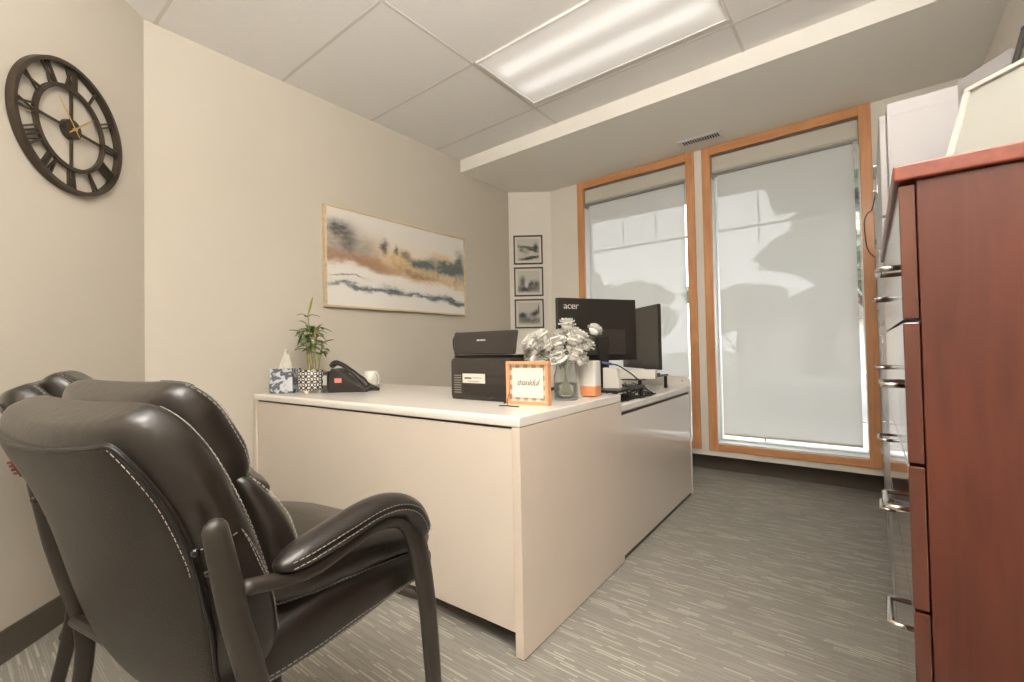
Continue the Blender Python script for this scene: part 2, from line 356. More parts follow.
# ------------------------------------------------------------------ windows and blinds
def window(i, x0, x1):
    e = bpy.data.objects.new('window_%d' % i, None); COL.objects.link(e); e.location = ((x0+x1)/2, YW, ZB); struct(e)
    hw = (x1-x0)/2; H = ZS-ZB-.001; t = .062
    bm = newbm(); box(bm, -hw, -hw+t, -.018, .01, 0, H); box(bm, hw-t, hw, -.018, .01, 0, H)
    obj('casing', bm, M_OAK, e, bevel=.003)
    bm = newbm(); box(bm, -hw+t, hw-t, -.018, .01, H-t, H); box(bm, -hw+t, hw-t, -.018, .01, 0, t*.82)
    obj('casing_rail', bm, M_OAKH, e, bevel=.003)
    a = hw-t+.004
    bm = newbm()
    for s in (-1, 1): box(bm, min(s*a, s*(a+.03)), max(s*a, s*(a+.03)), .0, .16, .05, H-.05)
    box(bm, -a, a, .0, .16, .03, .062); box(bm, -a, a, .0, .16, H-t+.004, H-t+.03)
    obj('jamb_liner', bm, M_VINYL, e, bevel=.001)
    bm = newbm()
    for s in (-1, 1): box(bm, min(s*a, s*(a-.010)), max(s*a, s*(a-.010)), .09, .15, .062, H-t)
    box(bm, -a, a, .09, .15, .062, .075); box(bm, -a, a, .09, .15, H-t-.04, H-t)
    obj('sash', bm, M_VINYL, e, bevel=.003)
    obox('glass', (-a+.008, a-.008, .118, .124, .073, H-t-.035), M_GLASS, e, bevel=0)
    lab = {1: 'grey translucent roller blind lowered over the left, narrower-looking window behind the monitors',
           2: 'grey translucent roller blind lowered over the right window beside the filing cabinets'}[i]
    bl = thing('roller_blind', lab, 'blind', (e.location.x, YW, ZB), 0, 'roller blinds')
    zt = H-t
    bm = newbm(); prism(bm, [(.012, zt-.012), (.075, zt-.012), (.075, zt-.136), (.03, zt-.136), (.012, zt-.118)], -a+.008, a-.008, axis=0); obj('cassette', bm, M_CASS, bl, bevel=.004)
    obox('cassette_lip', (-a+.008, a-.008, .008, .0765, zt-.148, zt-.1365), M_GREYB, bl, bevel=.001)
    for s in (-1, 1): obox('end_bracket', (min(s*(a-.008), s*(a-.001)), max(s*(a-.008), s*(a-.001)), .006, .078, zt-.165, zt-.008), M_GREYB, bl, .001)
    bm = newbm(); nx = 12; nz = 24; g = [[None]*(nz+1) for _ in range(nx+1)]
    for ix in range(nx+1):
        for iz in range(nz+1):
            g[ix][iz] = bm.verts.new(((-1+2*ix/nx)*(a-.034), .045+.0015*math.sin(ix*1.1+iz*.3), .125+(zt-.142-.125)*iz/nz))
    for ix in range(nx):
        for iz in range(nz): bm.faces.new((g[ix][iz], g[ix+1][iz], g[ix+1][iz+1], g[ix][iz+1]))
    obj('shade', bm, M_FABRIC, bl, smooth=True)
    obox('hem_bar', (-a+.034, a-.034, .040, .050, .112, .127), M_CASS, bl, bevel=.003)
    bm = newbm()
    pts = [(a-.014, .03, zt-.15-.0012*k) for k in range(0, 1000, 50)]
    tube(bm, [(a-.013, .028, zt-.16), (a-.013, .028, .75)], .0012, 5); tube(bm, [(a-.004, .028, zt-.16), (a-.004, .028, .75)], .0012, 5)
    obj('pull_chain', bm, M_WHITEPL, bl)
window(1, *Wn[0]); window(2, *Wn[1])

# ------------------------------------------------------------------ ceiling fittings
def troffer(cx_, cy_, hx, hy, e, label, nm='ceiling_light'):
    t = thing(nm, label, 'ceiling light', (cx_, cy_, ZC-.012), 0, 'recessed ceiling lights' )
    bm = newbm()
    f = .013
    box(bm, -hx, hx, -hy, -hy+f, 0, .0115); box(bm, -hx, hx, hy-f, hy, 0, .0115); box(bm, -hx, -hx+f, -hy+f, hy-f, 0, .0115); box(bm, hx-f, hx, -hy+f, hy-f, 0, .0115)
    obj('frame', bm, M_WHITEPL, t, bevel=.002)
    obox('diffuser', (-hx+f, hx-f, -hy+f, hy-f, .004, .009), lens_mat('diffuser_lens_%s' % nm, e), t, bevel=0)
    return t
troffer(-1.075, 2.108, .587, .274, LENS_E, 'long rectangular recessed ceiling light with two glowing tubes behind its diffuser')
FILL_UPLIGHT_E = 228.0  # strength of the added uplighter
for (x, y) in ((-.19, .34), (-.79, -.86)):  # unseen ceiling panels added to brighten the room from behind the camera
    t = troffer(x, y, .29, .29, REAR_FILL_E, 'added square fill light in the ceiling behind the viewer, '+('nearer the filing cabinets' if x > -.5 else 'nearer the back wall'), 'added_ceiling_fill')
# unseen uplighter, added to bounce fill light off the ceiling into the room
fl_ = thing('added_uplighter', 'tall uplighter added behind the viewer as fill light', 'lamp', (.24, -.25, 0))
bm = newbm(); lathe(bm, [(0, 0), (.14, 0), (.14, .015), (.03, .03), (.012, .05), (.012, 1.70), (0, 1.70)], 32); obj('pole', bm, M_IRON, fl_, auto=40)
bm = newbm(); lathe(bm, [(.012, 1.70), (.06, 1.71), (.20, 1.80), (.205, 1.80), (.19, 1.81), (.05, 1.725), (0, 1.72)], 40); obj('lamp_shade', bm, M_IRON, fl_, auto=40)
bm = newbm(); lathe(bm, [(.175, 1.803), (.10, 1.806), (0, 1.807)], 40); obj('fill_diffuser', bm, pmat('added_fill_glow', (.9, .88, .85), .5, emis=(1, .99, .98), es=FILL_UPLIGHT_E), fl_, smooth=True)

vt = thing('air_vent', 'small white ceiling register with dark slots above the gap between the two windows', 'air vent', (-.912, 3.40, ZS-.006))
bm = newbm(); 
for (a, b, c, d) in ((-.15, .15, -.062, -.035), (-.15, .15, .035, .062), (-.15, -.125, -.035, .035), (.125, .15, -.035, .035)): box(bm, a, b, c, d, 0, .0055)
obj('frame', bm, M_VINYL, vt, bevel=.001)
bm = newbm()
for k in range(16): box(bm, -.125+k*.0167, -.1205+k*.0167, -.035, .035, .0005, .0045)
obj('louvre', bm, M_WHITEPL, vt); obox('duct', (-.125, .125, -.035, .035, .0048, .0056), M_INK, vt, bevel=0)

# ================================================================== DESK
DA = .0308; DO = Vector((-.857, 1.116, 0))
DU = Vector((math.cos(DA), math.sin(DA), 0)); DV = Vector((-math.sin(DA), math.cos(DA), 0))
def dw(u, v, z=0): return DO+DU*u+DV*v+Vector((0, 0, z))
desk = thing('desk', 'large beige laminate desk with a straight front panel and full side panel', 'desk', DO, DA)
bm = newbm(); prism(bm, [(0.0, .7175), (0.0, .742), (.008, .75), (.788, .75), (.788, .7175)], -1.775, -.0005, axis=0)
obj('desktop', bm, M_TOP, desk, bevel=.004)
obox('side_panel', (-.031, .0, .001, .789, .004, .7165), M_DESKSIDE, desk, .0015)
obox('side_panel', (-1.775, -1.745, .001, .789, .004, .7165), M_DESK, desk, .0015)
obox('front_panel', (-1.7445, -.0315, .006, .026, .075, .708), M_DESK, desk, .0015)
obox('floor_glide', (-.028, -.003, .004, .78, 0, .0042), M_EDGE, desk, 0)
obox('floor_glide', (-1.772, -1.748, .004, .78, 0, .0042), M_EDGE, desk, 0)
obox('gap_shade_strip', (-1.7445, -.0315, .014, .024, .7085, .717), M_EDGE, desk, 0)  # dark strip coloured to stand for the shade in the gap under the desktop
ret = thing('desk_return', 'lower beige desk return running from the desk towards the window, carrying the monitors', 'desk', dw(0, .79), DA)
bm = newbm(); prism(bm, [(-.60, .663), (-.012, .663), (-.003, .672), (-.003, .695), (-.012, .703), (-.60, .703)], .0015, 1.115, axis=1)
obj('desktop', bm, M_TOP, ret, auto=40)
obox('side_panel', (-.026, -.006, .0015, 1.113, .022, .652), pmat('return_side_laminate', lin(224, 211, 197), .24, coat=.5), ret, .0015)
obox('gap_shade_strip', (-.022, -.012, .003, 1.112, .6525, .6625), M_EDGE, ret, 0)  # dark colour stands in for the shade below the return's top
obox('plinth', (-.03, -.012, .01, 1.105, 0, .0215), M_EDGE, ret, 0)
obox('inner_panel', (-.60, -.582, .003, 1.11, 0, .662), M_DESK, ret, .0015)
bm = newbm()
pr_ = [(-.60, .004), (-.004, .004), (-.004, .73)]+[(-.004-.028*(1-math.cos(a)), .735+.028*math.sin(a)) for a in (.3, .6, .9, 1.2, PI/2)]+[(-.60, .763)]
prism(bm, pr_, 1.116, 1.14, axis=1); obj('end_panel', bm, M_TOP, ret, bevel=.001)
bm = newbm(); tube(bm, [(-.05, 1.1152, .735), (-.05, 1.1165, .735)], .004, 10); obj('screw_cap', bm, M_INK, ret)

# ================================================================== WALL THINGS
# clock on the angled wall; local x = to the right on the wall, y = out of the wall, z = up
CC = Vector((XL+.4215*.7071, .597-.4215*.7071, 1.823))
clock = thing('wall_clock', 'round black metal skeleton wall clock with open roman numerals and gold hands', 'clock', CC, -PI/4)
clock.matrix_world = Matrix.Translation(CC) @ Matrix(((-.7071, .7071, 0, 0), (.7071, .7071, 0, 0), (0, 0, 1, 0), (0, 0, 0, 1)))
def ring(bm, r0, r1, y0, y1, n=96):
    prev = None; rs = []
    for k in range(n):
        a = 2*PI*k/n; c, s = math.cos(a), math.sin(a)
        rs.append([bm.verts.new((r*c, y, r*s)) for r, y in ((r0, y0), (r1, y0), (r1, y1), (r0, y1))])
    for k in range(n):
        A, B = rs[k], rs[(k+1) % n]
        for j in range(4): bm.faces.new((A[j], A[(j+1) % 4], B[(j+1) % 4], B[j]))
RO = .240
bm = newbm(); ring(bm, RO-.014, RO, .004, .03); obj('outer_rim', bm, M_IRON, clock, auto=40)
bm = newbm(); ring(bm, .142, .157, .010, .022); obj('inner_ring', bm, M_IRON, clock, auto=40)
def bar(bm, p, q, w, y0=.012, y1=.020, k=1):
    p = Vector((p[0], 0, p[1])); q = Vector((q[0], 0, q[1])); d = (q-p).normalized(); n = Vector((-d.z, 0, d.x))*w/2
    vs = [bm.verts.new(Vector((c.x, y, c.z))) for y in (y0, y1) for c in (p-n, p+n, q+n, q-n)]
    for f in ((0, 1, 2, 3), (7, 6, 5, 4), (0, 4, 5, 1), (1, 5, 6, 2), (2, 6, 7, 3), (3, 7, 4, 0)): bm.faces.new([vs[i] for i in f])
NUM = ['XII', 'I', 'II', 'III', 'IIII', 'V', 'VI', 'VII', 'VIII', 'IX', 'X', 'XI']
for h, s in enumerate(NUM):
    a = PI/2-h*PI/6; er = (math.cos(a), math.sin(a)); et = (math.sin(a), -math.cos(a))
    P = lambda r, t: (er[0]*r+et[0]*t, er[1]*r+et[1]*t)
    wch = {'I': .013, 'V': .028, 'X': .028}; tot = sum(wch[c] for c in s); t = -tot/2; bm = newbm(); r0, r1 = .154, RO-.010
    for c in s:
        w = wch[c]; m = t+w/2
        if c == 'I': bar(bm, P(r0, m), P(r1, m), .0062)
        if c == 'V': bar(bm, P(r1, t+.004), P(r0, m), .006); bar(bm, P(r1, t+w-.004), P(r0, m), .0045)
        if c == 'X': bar(bm, P(r1, t+.003), P(r0, t+w-.003), .006); bar(bm, P(r0, t+.003), P(r1, t+w-.003), .0045, .0121, .0199)
        t += w
    obj('numeral', bm, M_IRON, clock)
for h in range(4):
    a = h*PI/2; bm = newbm(); bar(bm, (.03*math.cos(a), .03*math.sin(a)), (.145*math.cos(a), .145*math.sin(a)), .008, .011, .019); obj('spoke', bm, M_IRON, clock)
bm = newbm(); tube(bm, [(0, .002, 0), (0, .024, 0)], .036, 40); obj('hub', bm, M_IRON, clock, auto=40)
def hand(nm, ang, L, tail, w, y):
    bm = newbm(); a = math.radians(ang); d = (math.sin(a), math.cos(a)); n = (d[1], -d[0])
    pts = [(-d[0]*tail-n[0]*w*.5, -d[1]*tail-n[1]*w*.5), (-d[0]*tail+n[0]*w*.5, -d[1]*tail+n[1]*w*.5), (d[0]*L*.6+n[0]*w, d[1]*L*.6+n[1]*w), (d[0]*L, d[1]*L), (d[0]*L*.6-n[0]*w, d[1]*L*.6-n[1]*w)]
    prism(bm, pts, y, y+.002, axis=1); return obj(nm, bm, M_GOLD, clock)
hand('minute_hand', -38, .115, .03, .0028, .029); hand('hour_hand', 48, .125, .03, .0035, .026)
bm = newbm(); tube(bm, [(0, .024, 0), (0, .034, 0)], .006, 12); obj('hand_pin', bm, M_GOLD, clock)

# painted canvases: blobs of pigment mixed in the picture's own coordinates
def paint_mat(name, base, blobs, sx, sz, dist=.06, nscale=5, seed=0):
    m = bpy.data.materials.new(name); m.use_nodes = True; N, L = nodes_of(m); b = N['Principled BSDF']; b.inputs['Roughness'].default_value = .7
    tc = N.new('ShaderNodeTexCoord'); mp = N.new('ShaderNodeMapping'); mp.inputs['Scale'].default_value = (1/sx, 0, 1/sz); mp.inputs['Location'].default_value = (.5, 0, .5)
    L.new(tc.outputs['Object'], mp.inputs[0])
    n = N.new('ShaderNodeTexNoise'); n.inputs['Scale'].default_value = nscale; n.inputs['Detail'].default_value = 8; n.inputs['Roughness'].default_value = .62
    of = N.new('ShaderNodeVectorMath'); of.operation = 'ADD'; of.inputs[1].default_value = (seed, seed, 0); L.new(mp.outputs[0], of.inputs[0]); L.new(of.outputs[0], n.inputs[0])
    nv = N.new('ShaderNodeVectorMath'); nv.operation = 'SUBTRACT'; L.new(n.outputs['Color'], nv.inputs[0]); nv.inputs[1].default_value = (.5, .5, .5)
    ns = N.new('ShaderNodeVectorMath'); ns.operation = 'SCALE'; L.new(nv.outputs[0], ns.inputs[0]); ns.inputs['Scale'].default_value = dist*4
    sp0 = N.new('ShaderNodeSeparateXYZ'); L.new(mp.outputs[0], sp0.inputs[0]); spn = N.new('ShaderNodeSeparateXYZ'); L.new(ns.outputs[0], spn.inputs[0])
    U = math_node(N, L, 'ADD', sp0.outputs[0], math_node(N, L, 'MULTIPLY', spn.outputs[0], .6)); V = math_node(N, L, 'ADD', sp0.outputs[2], spn.outputs[1])
    n2 = N.new('ShaderNodeTexNoise'); n2.inputs['Scale'].default_value = nscale*4; n2.inputs['Detail'].default_value = 6; L.new(of.outputs[0], n2.inputs[0])
    cur = None
    for (u, v, su, sv, col, st, slope) in blobs:
        du = math_node(N, L, 'SUBTRACT', U, u); dv = math_node(N, L, 'SUBTRACT', math_node(N, L, 'SUBTRACT', V, v), math_node(N, L, 'MULTIPLY', du, slope))
        q = math_node(N, L, 'ADD', math_node(N, L, 'POWER', math_node(N, L, 'ABSOLUTE', math_node(N, L, 'DIVIDE', du, su)), 2.5), math_node(N, L, 'POWER', math_node(N, L, 'ABSOLUTE', math_node(N, L, 'DIVIDE', dv, sv)), 2.5))
        g = math_node(N, L, 'EXPONENT', math_node(N, L, 'MULTIPLY', q, -1))
        g = math_node(N, L, 'MULTIPLY', g, math_node(N, L, 'ADD', math_node(N, L, 'MULTIPLY', n2.outputs[0], 1.6), .2))
        g = math_node(N, L, 'MINIMUM', math_node(N, L, 'MULTIPLY', g, st), 1)
        mx = N.new('ShaderNodeMix'); mx.data_type = 'RGBA'; L.new(g, mx.inputs[0])
        if cur is None: mx.inputs[6].default_value = (*base, 1)
        else: L.new(cur, mx.inputs[6])
        mx.inputs[7].default_value = (*col, 1); cur = mx.outputs[2]
    L.new(cur, b.inputs['Base Color']); return m
dk = lin(96, 92, 90); bg = lin(98, 104, 104); ru = lin(158, 124, 98); oc = lin(204, 174, 126); gr = lin(158, 148, 138); sn = lin(226, 222, 215); bl_ = lin(112, 118, 120)
PB = [(.5, .55, .7, .16, lin(224, 208, 184), 1.3, -.12), (.15, .60, .22, .17, gr, .8, -.1), (.09, .76, .085, .10, dk, 1.0, 0), (.13, .64, .05, .08, dk, .8, 0), (.05, .55, .06, .10, gr, 1, 0), (.24, .60, .05, .07, gr, .9, 0), (.28, .50, .05, .06, ru, .8, 0), (.42, .54, .012, .08, oc, 1, 0), (.46, .5, .012, .09, oc, 1, 0), (.72, .42, .01, .10, oc, 1, 0), (.76, .44, .012, .1, gr, 1, 0), (.66, .45, .01, .09, oc, 1, 0), (.9, .42, .012, .1, gr, .9, 0), (.14, .50, .2, .07, lin(165, 128, 104), 1, -.2),
      (.34, .44, .2, .06, ru, 1.1, -.3), (.36, .68, .02, .07, dk, 1.3, 0), (.44, .66, .015, .05, dk, 1.2, 0), (.50, .62, .03, .05, dk, 1, 0), (.55, .50, .22, .12, oc, .8, -.2),
      (.60, .57, .08, .05, bg, 1.2, 0), (.68, .55, .07, .07, bg, 1.1, 0), (.86, .57, .12, .11, bg, 1.3, 0), (.95, .64, .04, .14, bg, 1.2, 0), (.80, .70, .1, .04, lin(224, 190, 140), .8, 0), (.80, .38, .25, .07, oc, .7, -.1),
      (.6, .43, .16, .04, ru, .9, -.3), (.96, .45, .05, .06, gr, .8, 0),
      (.35, .31, .5, .075, sn, 1.4, -.16), (.85, .27, .3, .06, sn, 1.2, -.14), (.5, .08, .8, .11, sn, 1.4, 0),
      (.25, .22, .25, .022, bl_, 1.1, -.03), (.42, .22, .07, .05, lin(95, 100, 100), 1.2, -.2), (.62, .19, .22, .018, bl_, 1, -.05), (.75, .20, .08, .035, lin(105, 110, 112), 1.1, 0), (.90, .16, .14, .035, lin(100, 104, 106), 1.2, -.1), (.12, .31, .1, .01, gr, 1, -.03)]
PW, PH = 1.238, .641
pic = thing('framed_painting', 'wide landscape painting of blurred autumn trees over snowy ground in a thin pale gold frame', 'painting', (XL+.002, 2.094, 1.571))
pic.matrix_world = Matrix.Translation(pic.location) @ Matrix(((0, 1, 0, 0), (1, 0, 0, 0), (0, 0, 1, 0), (0, 0, 0, 1))) @ Matrix.Diagonal((1, 1, 1, 1))
# local: x -> world Y, y -> world X (out of the wall)
bm = newbm(); f = .012
for d in ((-PW/2, PW/2, 0, .034, -PH/2, -PH/2+f), (-PW/2, PW/2, 0, .034, PH/2-f, PH/2), (-PW/2, -PW/2+f, 0, .034, -PH/2+f, PH/2-f), (PW/2-f, PW/2, 0, .034, -PH/2+f, PH/2-f)): box(bm, *d)
obj('frame', bm, M_FRWOOD, pic, bevel=.001)
obox('canvas', (-PW/2+f, PW/2-f, .002, .026, -PH/2+f, PH/2-f), paint_mat('landscape_paint', lin(222, 217, 209), PB, PW, PH, .055, 7, 3), pic, 0)

def prints():
    p0 = Vector((XL, 3.345, 0)); p1 = Vector((-2.355, 3.567, 0)); d = (p1-p0).normalized(); n = Vector((d.y, -d.x, 0))
    g1, g2, g3, g4 = lin(60, 58, 55), lin(110, 106, 100), lin(165, 160, 152), lin(215, 210, 200)
    sets = [([(.5, .62, .6, .06, g2, 1.2, -.1), (.7, .5, .3, .06, g1, 1, -.3), (.4, .4, .15, .12, g3, 1, 0), (.85, .6, .1, .2, g1, 1, 0), (.6, .12, .5, .07, g1, 1.2, .15), (.2, .5, .1, .1, g2, 1, 0)], 'square black-framed grey print of a bridge, topmost of three on the corner wall'),
            ([(.5, .2, .6, .16, g2, 1.1, 0), (.22, .5, .12, .22, g2, 1.2, 0), (.6, .4, .12, .12, g1, 1, .5), (.85, .4, .14, .14, g1, .9, 0), (.4, .35, .08, .15, g4, 1, 0), (.3, .15, .2, .07, g1, 1, 0)], 'square black-framed grey landscape print, middle of three on the corner wall'),
            ([(.2, .4, .2, .14, g1, 1.2, 0), (.75, .5, .22, .14, g1, 1.1, .4), (.5, .2, .6, .14, g2, 1.1, 0), (.6, .3, .1, .1, g3, 1, 0), (.93, .7, .02, .2, g1, 1.2, 0)], 'square black-framed grey print of bushes, lowest of three, behind the white flowers')]
    for k, (bb, lab) in enumerate(sets):
        c = p0+d*.179+Vector((0, 0, 1.899-k*.3015))
        e = thing('framed_print', lab, 'picture', c, 0, 'square prints on the corner wall'); W_ = .274
        e.matrix_world = Matrix.Translation(c+n*.001) @ Matrix(((d.x, n.x, 0, 0), (d.y, n.y, 0, 0), (0, 0, 1, 0), (0, 0, 0, 1)))
        bm = newbm(); h = W_/2; f = .013
        for q in ((-h, h, 0, .018, -h, -h+f), (-h, h, 0, .018, h-f, h), (-h, -h+f, 0, .018, -h+f, h-f), (h-f, h, 0, .018, -h+f, h-f)): box(bm, *q)
        obj('frame', bm, M_BLACKP, e, bevel=.0015)
        obox('mat_board', (-h+f, h-f, .001, .008, -h+f, h-f), M_PAPER, e, 0)
        s = .205; obox('print', (-s/2, s/2, .0082, .009, -s/2, s/2), paint_mat('grey_print_%s' % 'abc'[k], lin(205, 200, 190), bb, s, s, .05, 5, k*2.3), e, 0)
prints()

# ================================================================== THE CABINETS ON THE RIGHT
FX = .043
wc = thing('wood_filing_cabinet', 'tall reddish-brown cherry wood four-drawer filing cabinet at the right edge', 'cabinet', (FX, .93, 0))
wl, wd = .90, XR-.03-FX
obox('body', (.021, wd, 0, wl, .0, 1.209), M_CHERRY, wc, .002)
bm = newbm(); box(bm, -.006, wd, -.008, wl+.006, 1.21, 1.2345); obj('top_panel', bm, M_CHERRYH, wc, bevel=.003)
zz = [1.2, .991, .770, .547, .325, .055]
zz = [1.206, .993, .771, .5475, .06]
hz = [1.105, .885, .678, .47]
for k in range(4):
    z1, z0 = zz[k]-.0025, zz[k+1]+.0025
    if k == 3: z0 = .315
    d = obox('drawer', (0, .0195, .0, wl, z0, z1), M_CHERRYG, wc, .002)
    hzc = {0: 1.085, 1: .888, 2: .683, 3: .487}[k]
    for hy in (.065, .735):
        bm = newbm()
        tube(bm, [(0, hy, hzc), (-.020, hy, hzc), (-.026, hy+.006, hzc), (-.026, hy+.094, hzc), (-.020, hy+.10, hzc), (0, hy+.10, hzc)], .0042, 8, r2=.005)
        obj('handle', bm, M_CHROME, d, smooth=True)
obox('drawer', (0, .0195, .0, wl, .06, .3125), M_CHERRYG, wc, .002)
bm = newbm(); tube(bm, [(0.001, .74, 1.17), (-.006, .74, 1.17)], .009, 14); obj('lock', bm, M_CHROME, wc, auto=40)

def white_cab(y0, L, h, x, nd, lab):
    c = thing('steel_filing_cabinet', lab, 'cabinet', (x, y0, 0), 0, 'white steel filing cabinets'); D = XR-.02-x
    obox('body', (.02, D, 0, L, .0, h), M_METALW, c, .003)
    zs = [.06+(h-.03-.06)*k/nd for k in range(nd+1)]
    for k in range(nd):
        d = obox('drawer', (0, .0195, .0, L, zs[k]+.003, zs[k+1]-.003), M_METALW, c, .004)
        zc = zs[k+1]-.06
        bm = newbm(); box(bm, -.001, .004, L/2-.09, L/2+.09, zc-.014, zc+.014); box(bm, -.012, 0, L/2-.09, L/2+.09, zc+.010, zc+.014); obj('recessed_pull', bm, M_CHROME, d, bevel=.001)
        bm = newbm(); box(bm, -.002, 0.001, L/2-.035, L/2+.035, zc-.08, zc-.045); obj('label_holder', bm, M_CHROME, d, bevel=.0005)
    bm = newbm(); tube(bm, [(.001, L-.06, h-.05), (-.007, L-.06, h-.05)], .008, 12); obj('lock', bm, M_CHROME, c, auto=40)
    bm = newbm(); box(bm, .018, D+.0005, -.0006, L+.0006, h-.042, h-.0405); obj('seam', bm, M_GREYB, c)
    return c
white_cab(1.85, .90, 1.712, .044, 5, 'tallest white steel filing cabinet standing right behind the cherry wood cabinet')
white_cab(2.77, .72, 1.58, .050, 4, 'lower white steel filing cabinet at the far end by the window')

# things standing on the cherry cabinet
ZT = 1.235
dT = Vector((.69, -.72, 0)).normalized(); bk = Vector((.72, .69, 0)).normalized(); lean = math.radians(19)
up = Vector((0, 0, 1))*math.cos(lean)+bk*math.sin(lean); nr = -(bk*math.cos(lean)-Vector((0, 0, 1))*math.sin(lean))
def lean_frame(nm, lab, BL, w, h, fw, mf, mb, th=.016, mat_w=0):
    e = thing(nm, lab, 'picture frame', BL)
    e.matrix_world = Matrix.Translation(BL) @ Matrix(((dT.x, nr.x, up.x, 0), (dT.y, nr.y, up.y, 0), (dT.z, nr.z, up.z, 0), (0, 0, 0, 1)))
    bm = newbm()
    for q in ((0, w, -th, 0, 0, fw), (0, w, -th, 0, h-fw, h), (0, fw, -th, 0, fw, h-fw), (w-fw, w, -th, 0, fw, h-fw)): box(bm, *q)
    obj('frame', bm, mf, e, bevel=.002)
    obox('picture', (fw, w-fw, -th+.002, -.006, fw, h-fw), mb, e, 0)
    return e
M_CERT = pmat('certificate_under_glass', lin(160, 159, 151), .12, coat=.5, var=.05, vscale=3)
lean_frame('leaning_frame', 'white framed certificate leaning back on top of the cherry wood cabinet', Vector((.108, 1.210, ZT+.0055)), .36, .234, .011, pmat('cream_frame', lin(184, 180, 174), .5), M_CERT)
M_DKPIC = pmat('dark_print_under_glass', lin(92, 92, 80), .12, coat=.5, var=.3, vscale=8)
lean_frame('dark_leaning_frame', 'dark framed picture leaning behind the white frame at the right edge', Vector((.173, 1.284, ZT+.0055)), .20, .38, .010, M_BLACKP, M_DKPIC)
# magazine file
a_ = Vector((.57, -.82, 0)).normalized(); b_ = Vector((.82, .57, 0)).normalized()
mf = thing('magazine_file', 'white upright file box with a finger slot, standing behind the leaning frame', 'file box', (.183, 1.50, ZT))
mf.matrix_world = Matrix.Translation((.183, 1.50, ZT)) @ Matrix(((a_.x, b_.x, 0, 0), (a_.y, b_.y, 0, 0), (0, 0, 1, 0), (0, 0, 0, 1)))
w, d, h, t = .122, .24, .342, .004
bm = newbm(); box(bm, 0, w, 0, d, 0, t); box(bm, 0, t, t, d, t, h-.04); box(bm, w-t, w, t, d, t, h-.04); box(bm, t, w-t, d-t, d, t, h-.04)
box(bm, 0, w, 0, t, t, h-.038); box(bm, 0, w, 0, t, h-.032, h); box(bm, 0, w*.36, 0, t, h-.038, h-.032); box(bm, w*.68, w, 0, t, h-.038, h-.032); box(bm, 0, t, t, d*.5, h-.04, h); box(bm, w-t, w, t, d*.5, h-.04, h)
box(bm, t, w-t, t, d*.5, h-t, h)
obj('box', bm, M_METALW, mf, bevel=.001); obox('slot', (w*.34, w*.7, .0045, .006, h-.042, h-.028), M_INK, mf, 0)

# cable loop near window jamb
bm = newbm(); tube(bm, [(.052, 2.76, 1.70), (.044, 2.765, 1.66), (.030, 2.78, 1.60), (.012, 2.95, 1.62), (.000, 3.1, 1.60), (.010, 3.3, 1.50), (.045, 3.54, 1.48)], .003, 6, smooth_n=30)
tag(obj('loose_cable', bm, M_BLACKP), 'thin black cable looping out between the white cabinet and the window frame', 'cable')

# ================================================================== ARMCHAIRS
def slab_surface(spine, hw, th, wing, nv, end_p=3.0, exp=3.0, pinch=None):
    sp = cat([(0, y, z) for y, z in spine], nv)
    def surf(v, a, off=0):
        t = min(max(v, 0), 1)*nv; k = min(int(t), nv-1); u = t-k
        c = sp[k]*(1-u)+sp[k+1]*u
        tg = (sp[min(k+1, nv)]-sp[max(k-0, 0)]).normalized() if k < nv else (sp[nv]-sp[nv-1]).normalized()
        N_ = Vector((0, tg.z, -tg.y))
        e = max(0.0, 1-abs(2*v-1)**end_p)**(1/end_p)
        e2 = max(0.0, 1-abs(2*v-1)**(end_p*2.2))**(1/(end_p*2.2))
        H = lerpl(hw, v)*(.55+.45*e2); T = lerpl(th, v)/2*e
        ca, sa = math.cos(a), math.sin(a)
        x = (H)*math.copysign(abs(ca)**(2/exp), ca); y = T*math.copysign(abs(sa)**(2/exp), sa)
        n2 = Vector((ca/H, 0, 0))+N_*(sa/max(T, .004)); n2.normalize()
        return c+Vector((x, 0, 0))+N_*(y+wing*(x/hw[len(hw)//2])**2)+n2*off, n2
    return surf
def slab(name, parent, mat, spine, hw, th, wing=0, nv=26, na=40, end_p=3.0, exp=3.0, wr=.0, seed=0):
    S = slab_surface(spine, hw, th, wing, nv, end_p, exp); bm = newbm(); R = []
    for i in range(nv+1):
        v = .5-.5*math.cos(PI*(.02+.96*i/nv)); v = .004+.992*(v)
        row = []
        for k in range(na):
            p, n = S(v, 2*PI*k/na)
            if wr: p = p+n*wr*(noise.noise(p*9+Vector((seed, 0, 0)))+.6*noise.noise(Vector((p.x*14, p.y*12, p.z*12+seed))))
            row.append(bm.verts.new(p))
        R.append(row)
    for A, B in zip(R, R[1:]):
        for k in range(na): bm.faces.new((A[k], A[(k+1) % na], B[(k+1) % na], B[k]))
    bm.faces.new(R[0][::-1]); bm.faces.new(R[-1])
    o = obj(name, bm, mat, parent, smooth=True, subsurf=1); return o, S
def stitches(parent, pts, dash=.0065, gap=.003, r=.00065, name='stitching', mat=None):
    pts = [Vector(p) for p in pts]; bm = newbm(); d = [0]
    for a, b in zip(pts, pts[1:]): d.append(d[-1]+(b-a).length)
    def at(s):
        s = min(max(s, 0), d[-1])
        for i in range(len(pts)-1):
            if s <= d[i+1]: u = (s-d[i])/max(d[i+1]-d[i], 1e-9); return pts[i]*(1-u)+pts[i+1]*u
        return pts[-1]
    s = 0
    while s < d[-1]-dash*.5:
        tube(bm, [at(s), at(s+dash)], r, 4); s += dash+gap
    return obj(name, bm, mat or M_THREAD, parent)

